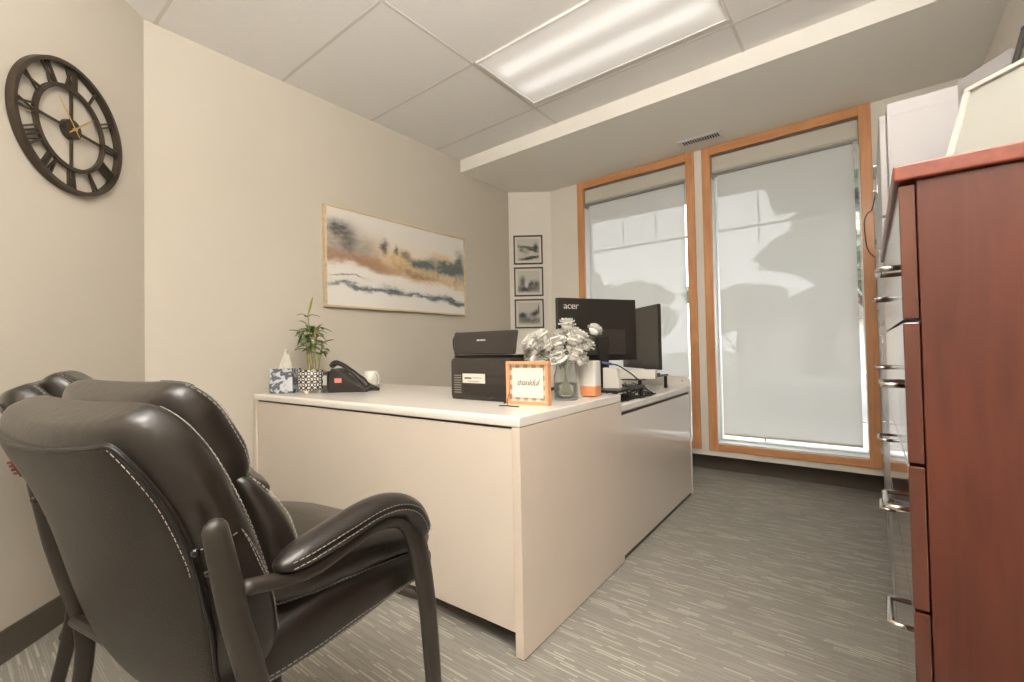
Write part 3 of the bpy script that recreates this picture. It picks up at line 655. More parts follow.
def make_chair(label):
    c = thing('leather_armchair', label, 'chair', (0, 0, 0), 0, 'black leather visitor armchairs')
    # --- backrest bolster
    sp = [(.10, .415), (.072, .50), (.055, .58), (.024, .69), (-.012, .78), (-.044, .838), (-.066, .885)]
    hw = [.215, .242, .248, .246, .240, .230, .212]; th = [.10, .125, .125, .118, .115, .115, .10]
    back, S = slab('backrest', c, M_LEATH, sp, hw, th, .028, nv=30, na=48, end_p=4.5, exp=3.2, wr=.003, seed=1)
    # stitch line round the front edge of the bolster and over its top
    for off_a in (.50, .60):
        stitches(back, [S(v, off_a, .0012)[0] for v in [.06+.90*i/60 for i in range(61)]])
        stitches(back, [S(v, PI-off_a, .0012)[0] for v in [.06+.90*i/60 for i in range(61)]])
    # side gusset: double stitch sweeping down the flank
    for o2 in (0, .07):
        stitches(back, [S(.50-.46*t, .02+.42*min(1, (t+.03)*1.6)**.8-o2*min(1, t*5), .0012)[0] for t in [i/40 for i in range(41)]])
    stitches(back, [S(.50, -.42+.44*i/14, .0012)[0] for i in range(15)])
    # --- rear panel, its piping and its seam
    sp2 = [(.118, .345), (.075, .39), (.040, .46), (.012, .55), (-.016, .665), (-.045, .75), (-.074, .808), (-.092, .845)]
    hw2 = [.06, .15, .195, .22, .226, .220, .210, .194]; th2 = [.02, .035, .04, .04, .04, .04, .035, .03]
    rp, S2 = slab('rear_panel', c, M_LEATHP, sp2, hw2, th2, .026, nv=30, na=48, end_p=6, exp=3.4)
    bm = newbm()
    path = [S2(v, -.06, .001)[0] for v in [.02+.95*i/50 for i in range(51)]]+[S2(.985, -.06-(PI-.12)*i/20, .001)[0] for i in range(1, 20)]+[S2(.97-.95*i/50, -PI+.06, .001)[0] for i in range(51)]
    tube(bm, path, .0032, 6); obj('piping', bm, M_PIPE, rp, smooth=True)
    stitches(rp, [S2(.985, -.16-(PI-.32)*i/30, .0035)[0] for i in range(31)], r=.00055)
    stitches(rp, [S2(v, -.24, .0022)[0] for v in [.55+.42*i/40 for i in range(41)]], r=.00055)
    # --- pillows in front
    hp, S3 = slab('head_cushion', c, M_LEATH, [(.100, .735), (.065, .79), (.030, .855), (-.005, .912)], [.185, .195, .195, .185], [.09, .12, .12, .10], .018, nv=22, na=44, end_p=2.6, exp=3, wr=.004, seed=4)
    stitches(hp, [S3(v, .35, .0012)[0] for v in [.1+.85*i/40 for i in range(41)]]); stitches(hp, [S3(v, .22, .0012)[0] for v in [.1+.85*i/40 for i in range(41)]])
    bm = newbm()
    tube(bm, [S3(v, PI*.33, -.0005)[0] for v in [.45+.52*i/14 for i in range(15)]]+[S3(.97-.1*i/6, PI*.33-.14*i, -.0005)[0] for i in range(5)], [.002, .0035, .002], 8); obj('pleat', bm, M_LEATH, hp, smooth=True)
    lc, S4 = slab('lumbar_cushion', c, M_LEATH, [(.155, .50), (.152, .58), (.130, .67), (.080, .765)], [.205, .218, .215, .20], [.09, .11, .10, .065], .015, nv=22, na=44, end_p=3, exp=3, wr=.004, seed=6)
    stitches(lc, [S4(v, .30, .0012)[0] for v in [.08+.86*i/40 for i in range(41)]]); stitches(lc, [S4(v, .42, .0012)[0] for v in [.08+.86*i/40 for i in range(41)]])
    # --- seat
    sb, S5 = slab('seat_base', c, M_LEATH, [(.075, .472), (.20, .484), (.36, .481), (.48, .470), (.530, .462)], [.230, .248, .250, .248, .238], [.15, .15, .12, .09, .075], 0, nv=26, na=44, end_p=5, exp=4, wr=.003, seed=8)
    for a in (.28, .16): stitches(sb, [S5(v, a, .0012)[0] for v in [.05+.9*i/50 for i in range(51)]])
    sc, S6 = slab('seat_cushion', c, M_LEATH, [(.10, .560), (.20, .560), (.36, .540), (.47, .520), (.53, .500)], [.225, .248, .250, .248, .232], [.07, .09, .09, .085, .07], -.008, nv=26, na=44, end_p=3.6, exp=3.2, wr=.006, seed=9)
    for a in (.45, .30): stitches(sc, [S6(v, a, .0015)[0] for v in [.05+.9*i/50 for i in range(51)]])
    # --- steel frame, one upright-leg, one arm rail, one front leg per side
    for s in (1, -1):
        x = .286*s
        P, K = roundcap([(x, .000, .728), (x, .010, .68), (x, .026, .60), (x, .048, .51), (x, .066, .43), (x, .066, .34), (x, .040, .18), (x, -.005, .006)], .0165)
        bm = newbm(); base = [.0165, .018, .0195, .0195, .0175, .016, .015, .0135]
        pts = P[:4]+cat(P[4:], 24); R_ = [k*.0165 for k in K[:4]]+[lerpl(base, i/24) for i in range(25)]
        tube2(bm, pts, R_, [r*.78 for r in R_]); up_ = obj('rear_leg', bm, M_TUBE, c, smooth=True)
        rail = [(x, .034, .636), (x, .09, .622), (x, .15, .612), (x, .20, .620), (x, .28, .636), (x, .345, .630), (x, .385, .606), (x, .408, .565), (x, .424, .51), (x, .444, .40), (x, .462, .22), (x, .485, .006)]
        bm = newbm(); pts = cat(rail, 48); rr = [.0115, .0115, .012, .014, .018, .021, .024, .026, .026, .025, .023, .019]
        tube2(bm, pts, [lerpl(rr, i/48) for i in range(49)], [.0125]*49); obj('arm_rail_leg', bm, M_TUBE, c, smooth=True)
        # pad
        pad = [(x, .085, .640), (x, .13, .646), (x, .20, .655), (x, .28, .664), (x, .340, .656), (x, .385, .632), (x, .413, .594), (x, .421, .564)]
        bm = newbm(); pts = cat(pad, 40); tk = [.014, .022, .024, .024, .024, .025, .022, .014]; wd_ = [.020, .030, .032, .033, .034, .034, .032, .024]
        tube2(bm, pts, [lerpl(tk, i/40)*(1-(abs(i-20)/20)**14*.6) for i in range(41)], [lerpl(wd_, i/40)*(1-(abs(i-20)/20)**14*.5) for i in range(41)], n=22)
        pd = obj('armrest_pad', bm, M_LEATH, c, smooth=True, subsurf=1)
        for k, dz in ((1, .006), (1, -.004)):
            q = []
            for i in range(2, 39):
                p = pts[i]; t_ = (pts[i+1]-pts[i-1]).normalized(); n_ = Vector((0, -t_.z, t_.y))
                q.append(p+Vector((s*(lerpl(wd_, i/40)*.97+.0005), 0, 0))+n_*dz)
            stitches(pd, q, r=.0006)
        for (by, bz) in ((-.012, .70), (.006, .665)):
            bm = newbm(); blob(bm, (s*.262, by, bz), .0065, 2); tube(bm, [(s*.252, by, bz), (s*.272, by+.012, bz)], .004, 8); obj('bolt', bm, M_BLKGLOSS, c, smooth=True)
    bm = newbm(); tube(bm, [(-.28, .052, .44), (.28, .052, .44)], .012, 10); tube(bm, [(-.28, .43, .435), (.28, .43, .435)], .012, 10)
    tube(bm, [(-.17, .05, .442), (-.17, .43, .437)], .012, 8); tube(bm, [(.17, .05, .442), (.17, .43, .437)], .012, 8); obj('seat_frame', bm, M_TUBE, c, smooth=True)
    return c
def tube2(bm, pts, ra, rb, n=16):
    # ra in the yz plane (across the path), rb along x
    L = len(pts); rings = []
    for i, p in enumerate(pts):
        t = (pts[min(i+1, L-1)]-pts[max(i-1, 0)]).normalized(); nn = Vector((0, -t.z, t.y)).normalized()
        rings.append([bm.verts.new(p+nn*ra[i]*math.sin(2*PI*k/n)+Vector((1, 0, 0))*rb[i]*math.cos(2*PI*k/n)) for k in range(n)])
    for A, B in zip(rings, rings[1:]):
        for k in range(n): bm.faces.new((A[k], A[(k+1) % n], B[(k+1) % n], B[k]))
    bm.faces.new(rings[0][::-1]); bm.faces.new(rings[-1])
def dup(root, loc, rz, label):
    r = root.copy(); COL.objects.link(r); r.location = loc; r.rotation_euler = (0, 0, rz); r['label'] = label
    for ch in list(root.children):
        k = ch.copy(); COL.objects.link(k); k.parent = r
        for g in list(ch.children):
            q = g.copy(); COL.objects.link(q); q.parent = k
    return r
chair = make_chair('black leather armchair in the foreground with white stitching, seen from behind')
CH1 = Vector((-.968, .174, 0)); chair.location = CH1; chair.rotation_euler = (0, 0, math.radians(11))
a2 = math.radians(-12); F2 = Vector((-math.sin(a2), math.cos(a2), 0)); R2 = Vector((math.cos(a2), math.sin(a2), 0))
CH2 = Vector((-1.905, .215, 0))
dup(chair, CH2, a2, 'second black leather armchair, mostly hidden behind the foreground one, close to the clock wall')

# red adjuster on the left flank of the foreground chair only
bm = newbm(); tube(bm, [(-.241, -.044, .783), (-.245, -.030, .754)], .006, 10, r2=.009)
for k in range(4): tube(bm, [(-.242-.001*k, -.053+.003*k, .779-.007*k), (-.2435-.001*k, -.034+.003*k, .777-.007*k)], .0025, 6)
o = obj('adjuster', bm, M_RED, chair, smooth=True); o['label'] = 'dark red plastic adjuster'

# ================================================================== THINGS ON THE DESK
TZ = .7502
# tissue box
def floral():
    m = bpy.data.materials.new('blue_floral_card'); m.use_nodes = True; N, L = nodes_of(m); b = N['Principled BSDF']; b.inputs['Roughness'].default_value = .6
    tc = N.new('ShaderNodeTexCoord'); n = N.new('ShaderNodeTexNoise'); n.inputs['Scale'].default_value = 22; n.inputs['Detail'].default_value = 3; n.inputs['Distortion'].default_value = 1.5; L.new(tc.outputs['Object'], n.inputs[0])
    r = N.new('ShaderNodeValToRGB'); e = r.color_ramp.elements; e[0].position = .47; e[0].color = (*lin(92, 98, 110), 1); e[1].position = .53; e[1].color = (*lin(205, 208, 212), 1); L.new(n.outputs[0], r.inputs[0]); L.new(r.outputs[0], b.inputs['Base Color']); return m
tb = thing('tissue_box', 'cube tissue box with grey-blue floral print and a white tissue standing up', 'tissue box', dw(-1.672, .125, TZ), DA+math.radians(40))
h_ = .060
obox('carton', (-h_, h_, -h_, h_, 0, .132), floral(), tb, .002)
bm = newbm(); lathe(bm, [(.034, .1321), (.034, .1335), (0, .1335)], 20); obj('opening', bm, M_PAPER, tb)
bm = newbm(); g = {}
for i in range(13):
    for j in range(11):
        t = j/10; a = (i/12-.5)*2; wdt = .030*(1-t)**.75+.004
        g[i, j] = bm.verts.new((a*wdt*.7+.006*t, a*wdt+.010*math.sin(i*1.9+t*2)*(1-t*.6)+.004*math.sin(j), .133+.105*t+.006*math.sin(i*2.1)*(t)))
for i in range(12):
    for j in range(10): bm.faces.new((g[i, j], g[i+1, j], g[i+1, j+1], g[i, j+1]))
o = obj('tissue', bm, M_PAPER, tb, smooth=True); s = o.modifiers.new('so', 'SOLIDIFY'); s.thickness = .0012

# potted lucky bamboo
def pot_mat():
    m = bpy.data.materials.new('lattice_glaze'); m.use_nodes = True; N, L = nodes_of(m); b = N['Principled BSDF']; b.inputs['Roughness'].default_value = .25
    tc = N.new('ShaderNodeTexCoord'); sp = N.new('ShaderNodeSeparateXYZ'); L.new(tc.outputs['Object'], sp.inputs[0])
    an = math_node(N, L, 'ARCTAN2', sp.outputs[1], sp.outputs[0])
    A = math_node(N, L, 'MULTIPLY', an, 14/2); Z = math_node(N, L, 'MULTIPLY', sp.outputs[2], PI/.030)
    p = math_node(N, L, 'ABSOLUTE', math_node(N, L, 'MULTIPLY', math_node(N, L, 'SINE', A), math_node(N, L, 'SINE', Z)))
    q = math_node(N, L, 'ABSOLUTE', math_node(N, L, 'MULTIPLY', math_node(N, L, 'COSINE', A), math_node(N, L, 'COSINE', Z)))
    on = math_node(N, L, 'MAXIMUM', math_node(N, L, 'MULTIPLY', math_node(N, L, 'GREATER_THAN', p, .42), math_node(N, L, 'LESS_THAN', p, .88)), math_node(N, L, 'GREATER_THAN', q, .62))
    mx = N.new('ShaderNodeMix'); mx.data_type = 'RGBA'; L.new(on, mx.inputs[0]); mx.inputs[6].default_value = (*lin(228, 222, 210), 1); mx.inputs[7].default_value = (*lin(66, 62, 64), 1); L.new(mx.outputs[2], b.inputs['Base Color']); return m
pt = thing('potted_bamboo', 'lucky bamboo plant in a black and white patterned pot on small feet', 'plant', dw(-1.515, .185, TZ))
bm = newbm(); lathe(bm, [(0, .014), (.060, .014), (.067, .022), (.068, .118), (.066, .122), (.062, .120), (.061, .104), (0, .104)], 40); obj('pot', bm, pot_mat(), pt, auto=40)
for k in range(4):
    bm = newbm(); a = k*PI/2+.5; lathe(bm, [(0, 0), (.009, 0), (.012, .014), (0, .0145)], 12, .045*math.cos(a), .045*math.sin(a)); obj('foot', bm, M_CERAM, pt, smooth=False)
bm = newbm(); lathe(bm, [(.060, .1041), (.058, .108), (0, .111)], 24); obj('soil', bm, M_SOIL, pt)
RS = Vector((Rw.x, Rw.y, 0))       # sideways direction used only to spread the stalks
def leaf(parent, p, d, L, w, droop, m):
    bm = newbm(); d = Vector(d).normalized(); side = d.cross(Vector((0, 0, 1)))
    side = side.normalized() if side.length > .1 else Vector((1, 0, 0))
    rows = []
    for i in range(8):
        t = i/7; c = Vector(p)+d*L*t+Vector((0, 0, -droop*t*t)); ww = w*math.sin(PI*(t*.9+.08))**.8
        rows.append([bm.verts.new(c-side*ww+Vector((0, 0, ww*.35))), bm.verts.new(c), bm.verts.new(c+side*ww+Vector((0, 0, ww*.35)))])
    for A, B in zip(rows, rows[1:]):
        bm.faces.new((A[0], A[1], B[1], B[0])); bm.faces.new((A[1], A[2], B[2], B[1]))
    o = obj('leaf', bm, m, parent, smooth=True); s = o.modifiers.new('so', 'SOLIDIFY'); s.thickness = .0008; return o
rnd = random.Random(5)
tops = [(-.05, .33), (-.035, .37), (-.015, .35), (.005, .42), (.02, .36), (.045, .34), (.06, .27), (.01, .33)]
TIPS = []
for k, (sx_, tz) in enumerate(tops):
    bx_ = RS*(sx_*.45)+Vector((0, rnd.uniform(-.02, .02), .106)); tp = RS*(sx_*(1.0 if k != 3 else .3)+.0)+Vector((0, rnd.uniform(-.02, .02), tz))
    TIPS.append(tp); mid = bx_*.5+tp*.5+RS*rnd.uniform(-.014, .014)
    bm = newbm(); P = cat([bx_, mid, tp], 24); R_ = [.0034*(1.25 if i % 6 == 0 else 1) for i in range(25)]
    tube(bm, P, R_, 7); st = obj('stalk', bm, M_STALK, pt, smooth=True)
    for j in range(6):
        q = P[int(24*rnd.uniform(.55, 1))]; a = rnd.uniform(0, 2*PI)
        leaf(pt, q, (math.cos(a), math.sin(a), rnd.uniform(.0, 1.0)), rnd.uniform(.06, .10), rnd.uniform(.010, .015), rnd.uniform(.02, .06), M_LEAF)
t0 = TIPS[3]
leaf(pt, t0, RS*.25+Vector((0, 0, 1)), .10, .017, 0, M_LEAFY); leaf(pt, t0+Vector((0, 0, -.004)), RS*-1+Vector((0, 0, .5)), .07, .012, .03, M_LEAFY)
leaf(pt, t0+Vector((0, 0, -.006)), RS*.9+Vector((0, 0, .3)), .07, .012, .03, M_LEAF)
for T_, D_, L_ in ((TIPS[0], RS*-1+Vector((0, 0, .35)), .085), (TIPS[1], RS*-1+Vector((0, 0, .9)), .06), (TIPS[4], RS*.9+Vector((0, 0, -.2)), .085), (TIPS[5], RS*.8+Vector((0, 0, -.7)), .08), (TIPS[0], RS*-.5+Vector((0, 0, -.9)), .07), (TIPS[6], RS*.8+Vector((0, 0, .4)), .07), (TIPS[5], RS*.5+Vector((0, 0, .6)), .06)):
    leaf(pt, T_-Vector((0, 0, .003)), D_, L_, .012, .015, M_LEAF)

# telephone
ph = thing('desk_telephone', 'black desk telephone seen from its side with a curved handset and a pink sticker', 'telephone', dw(-1.375, .35, TZ), DA+math.radians(35))
# local x runs along the sloping body, y is its width
bm = newbm(); prism(bm, [(-.105, .0), (.105, .0), (.108, .014), (.055, .040), (-.055, .118), (-.085, .128), (-.098, .11)], -.09, .09, axis=1)
obj('body', bm, M_BLACKP, ph, bevel=.004)
bm = newbm(); P = cat([(-.092, -.072, .140), (-.06, -.072, .158), (0, -.072, .128), (.06, -.072, .078), (.108, -.072, .030)], 26)
tube(bm, P, [.014, .017, .012, .010, .012, .018, .012], 12, r2=[.020, .024, .019, .018, .02, .024, .018], up=(1, 0, 1)); obj('handset', bm, M_BLACKP, ph, smooth=True)
bm = newbm(); 
for r_ in range(4):
    for c_ in range(3): box(bm, .0+.02*r_, .014+.02*r_, -.02+.026*c_, -.002+.026*c_, .0, .006, M=Matrix.Translation((-.02, 0, .094)) @ Matrix.Rotation(math.radians(35), 4, 'Y'))
obj('keypad', bm, M_GREYB, ph); 
obox('sticker', (-.068, -.030, -.0912, -.0902, .052, .076), pmat('pink_paper', lin(232, 138, 128), .6), ph, 0)
obox('stand', (-.11, .05, -.088, .088, 0, .008), M_GREYB, ph, .002)
# handset cord curled on the desk
bm = newbm(); P = []
for i in range(160):
    t = i/159; c = Vector((.10+.055*math.sin(t*PI)*1.0, -.02-.05*t, .012)); a = t*2*PI*13
    P.append(c+Vector((.0, math.cos(a)*.007, math.sin(a)*.007+.0)))
tube(bm, P, .0022, 5); obj('cord', bm, M_BLACKP, ph, smooth=True)
obox('display_housing', (-.136, -.108, -.085, .03, .0, .112), M_PRINTER, ph, .003); obox('display', (-.132, -.112, -.0866, -.0852, .040, .092), pmat('pale_green_display', lin(178, 188, 176), .4), ph, 0)
# mug
mg = thing('coffee_mug', 'white ceramic mug behind the telephone, handle to the right', 'mug', dw(-1.465, .53, TZ), DA)
bm = newbm(); lathe(bm, [(0, 0), (.036, 0), (.041, .006), (.043, .05), (.043, .098), (.0415, .100), (.040, .098), (.039, .01), (0, .008)], 32); obj('cup', bm, M_CERAM, mg, smooth=True)
bm = newbm(); tube(bm, [(.038, 0, .082), (.060, 0, .086), (.075, 0, .065), (.072, 0, .035), (.055, 0, .02), (.038, 0, .022)], .0048, 10, smooth_n=24, r2=.007); obj('handle', bm, M_CERAM, mg, smooth=True)

# printer
pn = thing('printer', 'charcoal multifunction printer turned with its back to the room, paper tray raised', 'printer', dw(-.418, .305, TZ), DA-.01)
pn.scale = (.90, 1, 1)
bm = newbm(); prism(bm, [(-.182, 0), (.182, 0), (.188, .02), (.188, .165), (.176, .178), (-.176, .178), (-.188, .165), (-.188, .02)], 0, .26, axis=1); obj('body', bm, M_PRINTER, pn, bevel=.006)
obox('rear_cover', (-.165, .165, -.004, .0, .105, .172), M_PRINTER, pn, .003)
obox('rear_recess', (-.105, .168, -.0035, .0, .018, .066), M_BLACKP, pn, .002)
obox('rating_label', (-.105, .035, -.0050, -.0036, .072, .112), M_PAPER, pn, 0)
bm = newbm(); box(bm, -.092, -.048, -.0056, -.0051, .090, .096); box(bm, -.04, .02, -.0056, -.0051, .094, .0955); box(bm, -.07, .0, -.0056, -.0051, .079, .0805); obj('label_print', bm, M_INK, pn)
for k in range(8): obox('vent_slot', (-.163, -.117, -.0028, -.001, .040+.0105*k-.012, .0445+.0105*k-.012), M_GREYB, pn, 0)
obox('scanner_lid', (-.185, .18, .02, .25, .1785, .190), M_BLKGLOSS, pn, .003)
bm = newbm(); prism(bm, [(-.178, .0), (.186, .0), (.204, .098), (-.172, .098)], .010, .034, axis=1)
obj('paper_tray', bm, M_PRINTER, pn, bevel=.006, loc=(0, 0, .192)); 
bm = newbm(); tube(bm, [(-.176, .03, .195), (-.192, .03, .22), (-.194, .03, .26), (-.170, .03, .288)], .007, 8, smooth_n=14, r2=.012); obj('tray_hinge', bm, M_BLACKP, pn, smooth=True)
bm = newbm()
for k, wk in enumerate((.007, .006, .006, .0065, .006, .0065)): box(bm, -.024+k*.009, -.024+k*.009+wk, .0088, .0102, .250, .2565)
obj('emblem', bm, M_CERAM, pn)
bm = newbm(); tube(bm, [(.06, -.002, .012), (.10, -.012, .020), (.14, -.012, .012), (.17, -.01, .004), (.175, -.04, .003)], .003, 6, smooth_n=20); obj('cord', bm, M_BLACKP, pn, smooth=True)

# thankful frame
tf = thing('thankful_sign', 'small square peach wooden frame with a gingham border reading thankful', 'picture frame', dw(-.160, .285, TZ), DA+.03)
W_ = .19; h2 = W_/2; f = .012
bm = newbm()
for q in ((-h2, h2, -.012, .012, 0, f), (-h2, h2, -.012, .012, .165-f, .165), (-h2, -h2+f, -.012, .012, f, .165-f), (h2-f, h2, -.012, .012, f, .165-f)): box(bm, *q)
obj('frame', bm, M_PEACH, tf, bevel=.001)
def gingham():
    m = bpy.data.materials.new('gingham_paper'); m.use_nodes = True; N, L = nodes_of(m); b = N['Principled BSDF']; b.inputs['Roughness'].default_value = .8
    tc = N.new('ShaderNodeTexCoord'); sp = N.new('ShaderNodeSeparateXYZ'); L.new(tc.outputs['Object'], sp.inputs[0])
    a = math_node(N, L, 'GREATER_THAN', math_node(N, L, 'FRACT', math_node(N, L, 'DIVIDE', sp.outputs[0], .037)), .5); c = math_node(N, L, 'GREATER_THAN', math_node(N, L, 'FRACT', math_node(N, L, 'DIVIDE', sp.outputs[2], .037)), .5)
    v = math_node(N, L, 'MULTIPLY', math_node(N, L, 'ADD', a, c), .5)
    mx = N.new('ShaderNodeMix'); mx.data_type = 'RGBA'; L.new(v, mx.inputs[0]); mx.inputs[6].default_value = (*lin(230, 214, 190), 1); mx.inputs[7].default_value = (*lin(150, 130, 112), 1); L.new(mx.outputs[2], b.inputs['Base Color']); return m
obox('border_paper', (-h2+f, h2-f, -.002, .006, f, .165-f), gingham(), tf, 0)
obox('card', (-h2+.026, h2-.026, -.0035, -.0022, .026, .139), M_PAPER, tf, 0)
text_mesh('lettering', 'thankful', .034, M_INK, tf, Matrix.Translation((0, -.0042, .083)) @ Matrix.Rotation(PI/2, 4, 'X'), .0003, .35, .92, -.0004)
# thin wire easel foot / cable end in front of it
bm = newbm(); tube(bm, [(-.05, -.075, .0025), (-.02, -.072, .004), (.01, -.07, .003), (.035, -.066, .0025)], .0022, 6, smooth_n=16); tube(bm, [(-.035, -.03, .045), (-.03, -.05, .02), (-.01, -.072, .004)], .0014, 6, smooth_n=10)
cb = obj('pen_wire', bm, M_BLKGLOSS, smooth=True); cb.matrix_world = Matrix.Translation(dw(-.175, .262, TZ)) @ rotz(DA); tag(cb, 'thin black cable end lying on the desk edge in front of the small sign', 'cable')

# vase and carnations
VP = dw(-.112, .49, TZ)
vs_ = thing('glass_vase', 'clear glass jar vase holding white flowers', 'vase', VP)
bm = newbm(); lathe(bm, [(0, 0), (.046, 0), (.050, .006), (.049, .10), (.040, .125), (.038, .145), (.044, .165), (.0425, .165)], 40); obj('jar', bm, M_VASE, vs_, smooth=True)
bm = newbm(); lathe(bm, [(0, .0095), (.0455, .0095), (.046, .07), (0, .07)], 32); obj('water', bm, M_WATER, vs_, smooth=True)
bm = newbm()
def bloom_mesh(seed, R):
    bm = newbm(); r_ = random.Random(seed)
    for ly, (n, rad, tilt, zc) in enumerate(((9, 1.0, .25, -.25), (8, .92, .6, .0), (7, .72, .95, .25), (5, .45, 1.25, .42))):
        for k in range(n):
            a = 2*PI*(k+ly*.5)/n+r_.uniform(-.2, .2); ca, sa = math.cos(a), math.sin(a); g = {}
            nu, nv = 7, 4
            for i in range(nu):
                for j in range(nv):
                    s_ = (i/(nu-1)-.5)*2; t_ = j/(nv-1)
                    rr = R*rad*t_; ww = R*.50*(t_**.7)*s_; ruff = .11*R*math.sin(i*2.9+k+seed)*t_**2
                    x = rr*math.cos(tilt*.8)*(1-.18*s_*s_*t_); z = rr*math.sin(tilt)*.8+zc*R*.6+ruff
                    g[i, j] = bm.verts.new((ca*x-sa*ww, sa*x+ca*ww, z))
            for i in range(nu-1):
                for j in range(nv-1): bm.faces.new((g[i, j], g[i+1, j], g[i+1, j+1], g[i, j+1]))
    blob(bm, (0, 0, -R*.12), R*.62, 2, (1, 1, .8), .25, 3, seed)
    return bm
protos = []
RSd = Vector((math.cos(.5), math.sin(.5), 0))    # bouquet spread
fl = [(-.160, .175, 'leftmost bloom, low over the small sign'), (-.125, .235, 'upper bloom at the far left'), (-.118, .160, 'lowest bloom at the left'), (-.088, .262, 'upper bloom nearest the three prints'), (-.060, .225, 'left of centre, second row down'), (-.052, .182, 'left of centre, just above the jar rim'),
      (-.080, .205, 'left of centre, between two larger blooms'), (-.020, .195, 'centre bloom above the jar rim'), (-.020, .232, 'bloom at the very centre of the bouquet'), (.012, .310, 'topmost bloom'), (.030, .275, 'second from the top, right under the topmost'), (.035, .180, 'low bloom right of the jar mouth'), (.030, .222, 'right of centre, middle row'), (.065, .205, 'right side, under the monitor edge'),
      (.080, .255, 'right side, upper middle, before the monitor'), (.105, .285, 'rightmost upper bloom before the dark monitor'), (.095, .225, 'lower bloom at the right of the bouquet'), (.062, .165, 'lowest bloom, over the white speaker'), (-.012, .165, 'lowest centre bloom resting on the jar rim')]
fl += [(-.145, .205, 'small far left bloom under the upper one'), (-.030, .265, 'upper bloom left of the topmost'), (.050, .245, 'right of centre, upper row'), (-.100, .190, 'left side, beside the jar neck')]
for k, (sx_, z, note) in enumerate(fl):
    rr = random.Random(k); dp = DV*rr.uniform(-.045, .045)
    lab = 'white ruffled carnation in the glass vase, '+note
    e = thing('carnation', lab, 'flower', VP+Vector((0, 0, .02)), 0, 'white carnations in the vase')
    hd = Vector((Rw.x, Rw.y, 0))*sx_+dp+Vector((0, 0, z-.02))
    bmx = bloom_mesh(k % 5, rr.uniform(.036, .043))
    dirv = (hd-Vector((0, 0, .08))).normalized(); Mx = Matrix.Translation(hd) @ Vector((0, 0, 1)).rotation_difference(dirv).to_matrix().to_4x4() @ rotz(rr.uniform(0, 6))
    for v in bmx.verts: v.co = Mx @ v.co
    obj('bloom', bmx, M_PETAL, e, smooth=True)
    bm = newbm(); base_ = Vector((-hd.x*.18, -hd.y*.18, 0)); neck = Vector((hd.x*.10, hd.y*.10, .125))
    tube(bm, [base_, neck*.5+base_*.5, neck, (neck+hd)*.5+Vector((hd.x*.1, hd.y*.1, -.008)), hd-dirv*.01], .0018, 6, smooth_n=14)
    if k % 3 == 0: blob(bm, hd*.8, .004, 1, (1, 1, 3))
    obj('stem', bm, M_STEM, e, smooth=True)

# white/bamboo box
sbx = thing('smart_speaker', 'small white block with an orange-tan lower band beside the vase', 'speaker', dw(-.102, .655, TZ), DA+.06)
def rr_prism(bm, hw, hd, r, z0, z1, n=5):
    pts = []
    for cx_, cy_, a0 in ((hw-r, hd-r, 0), (-hw+r, hd-r, PI/2), (-hw+r, -hd+r, PI), (hw-r, -hd+r, 1.5*PI)):
        for i in range(n+1): a = a0+PI/2*i/n; pts.append((cx_+r*math.cos(a), cy_+r*math.sin(a)))
    prism(bm, pts, z0, z1)
bm = newbm(); rr_prism(bm, .056, .035, .010, .046, .155); obj('shell', bm, M_WHITEPL, sbx, auto=40, bevel=.002)
bm = newbm(); rr_prism(bm, .056, .035, .010, .004, .0455); obj('base_band', bm, M_TERRA, sbx, auto=40)
bm = newbm(); rr_prism(bm, .040, .025, .008, 0, .004); obj('foot', bm, M_BLACKP, sbx)
# white tablet-like card standing behind the sign
sc2 = thing('white_card_holder', 'pale upright card stand behind the small sign and the vase', 'card holder', dw(-.155, .60, TZ), DA)
obox('card', (-.05, .05, -.003, .003, .006, .150), M_PAPER, sc2, .001); obox('foot', (-.05, .05, -.02, .02, 0, .0055), M_WHITEPL, sc2, .001)

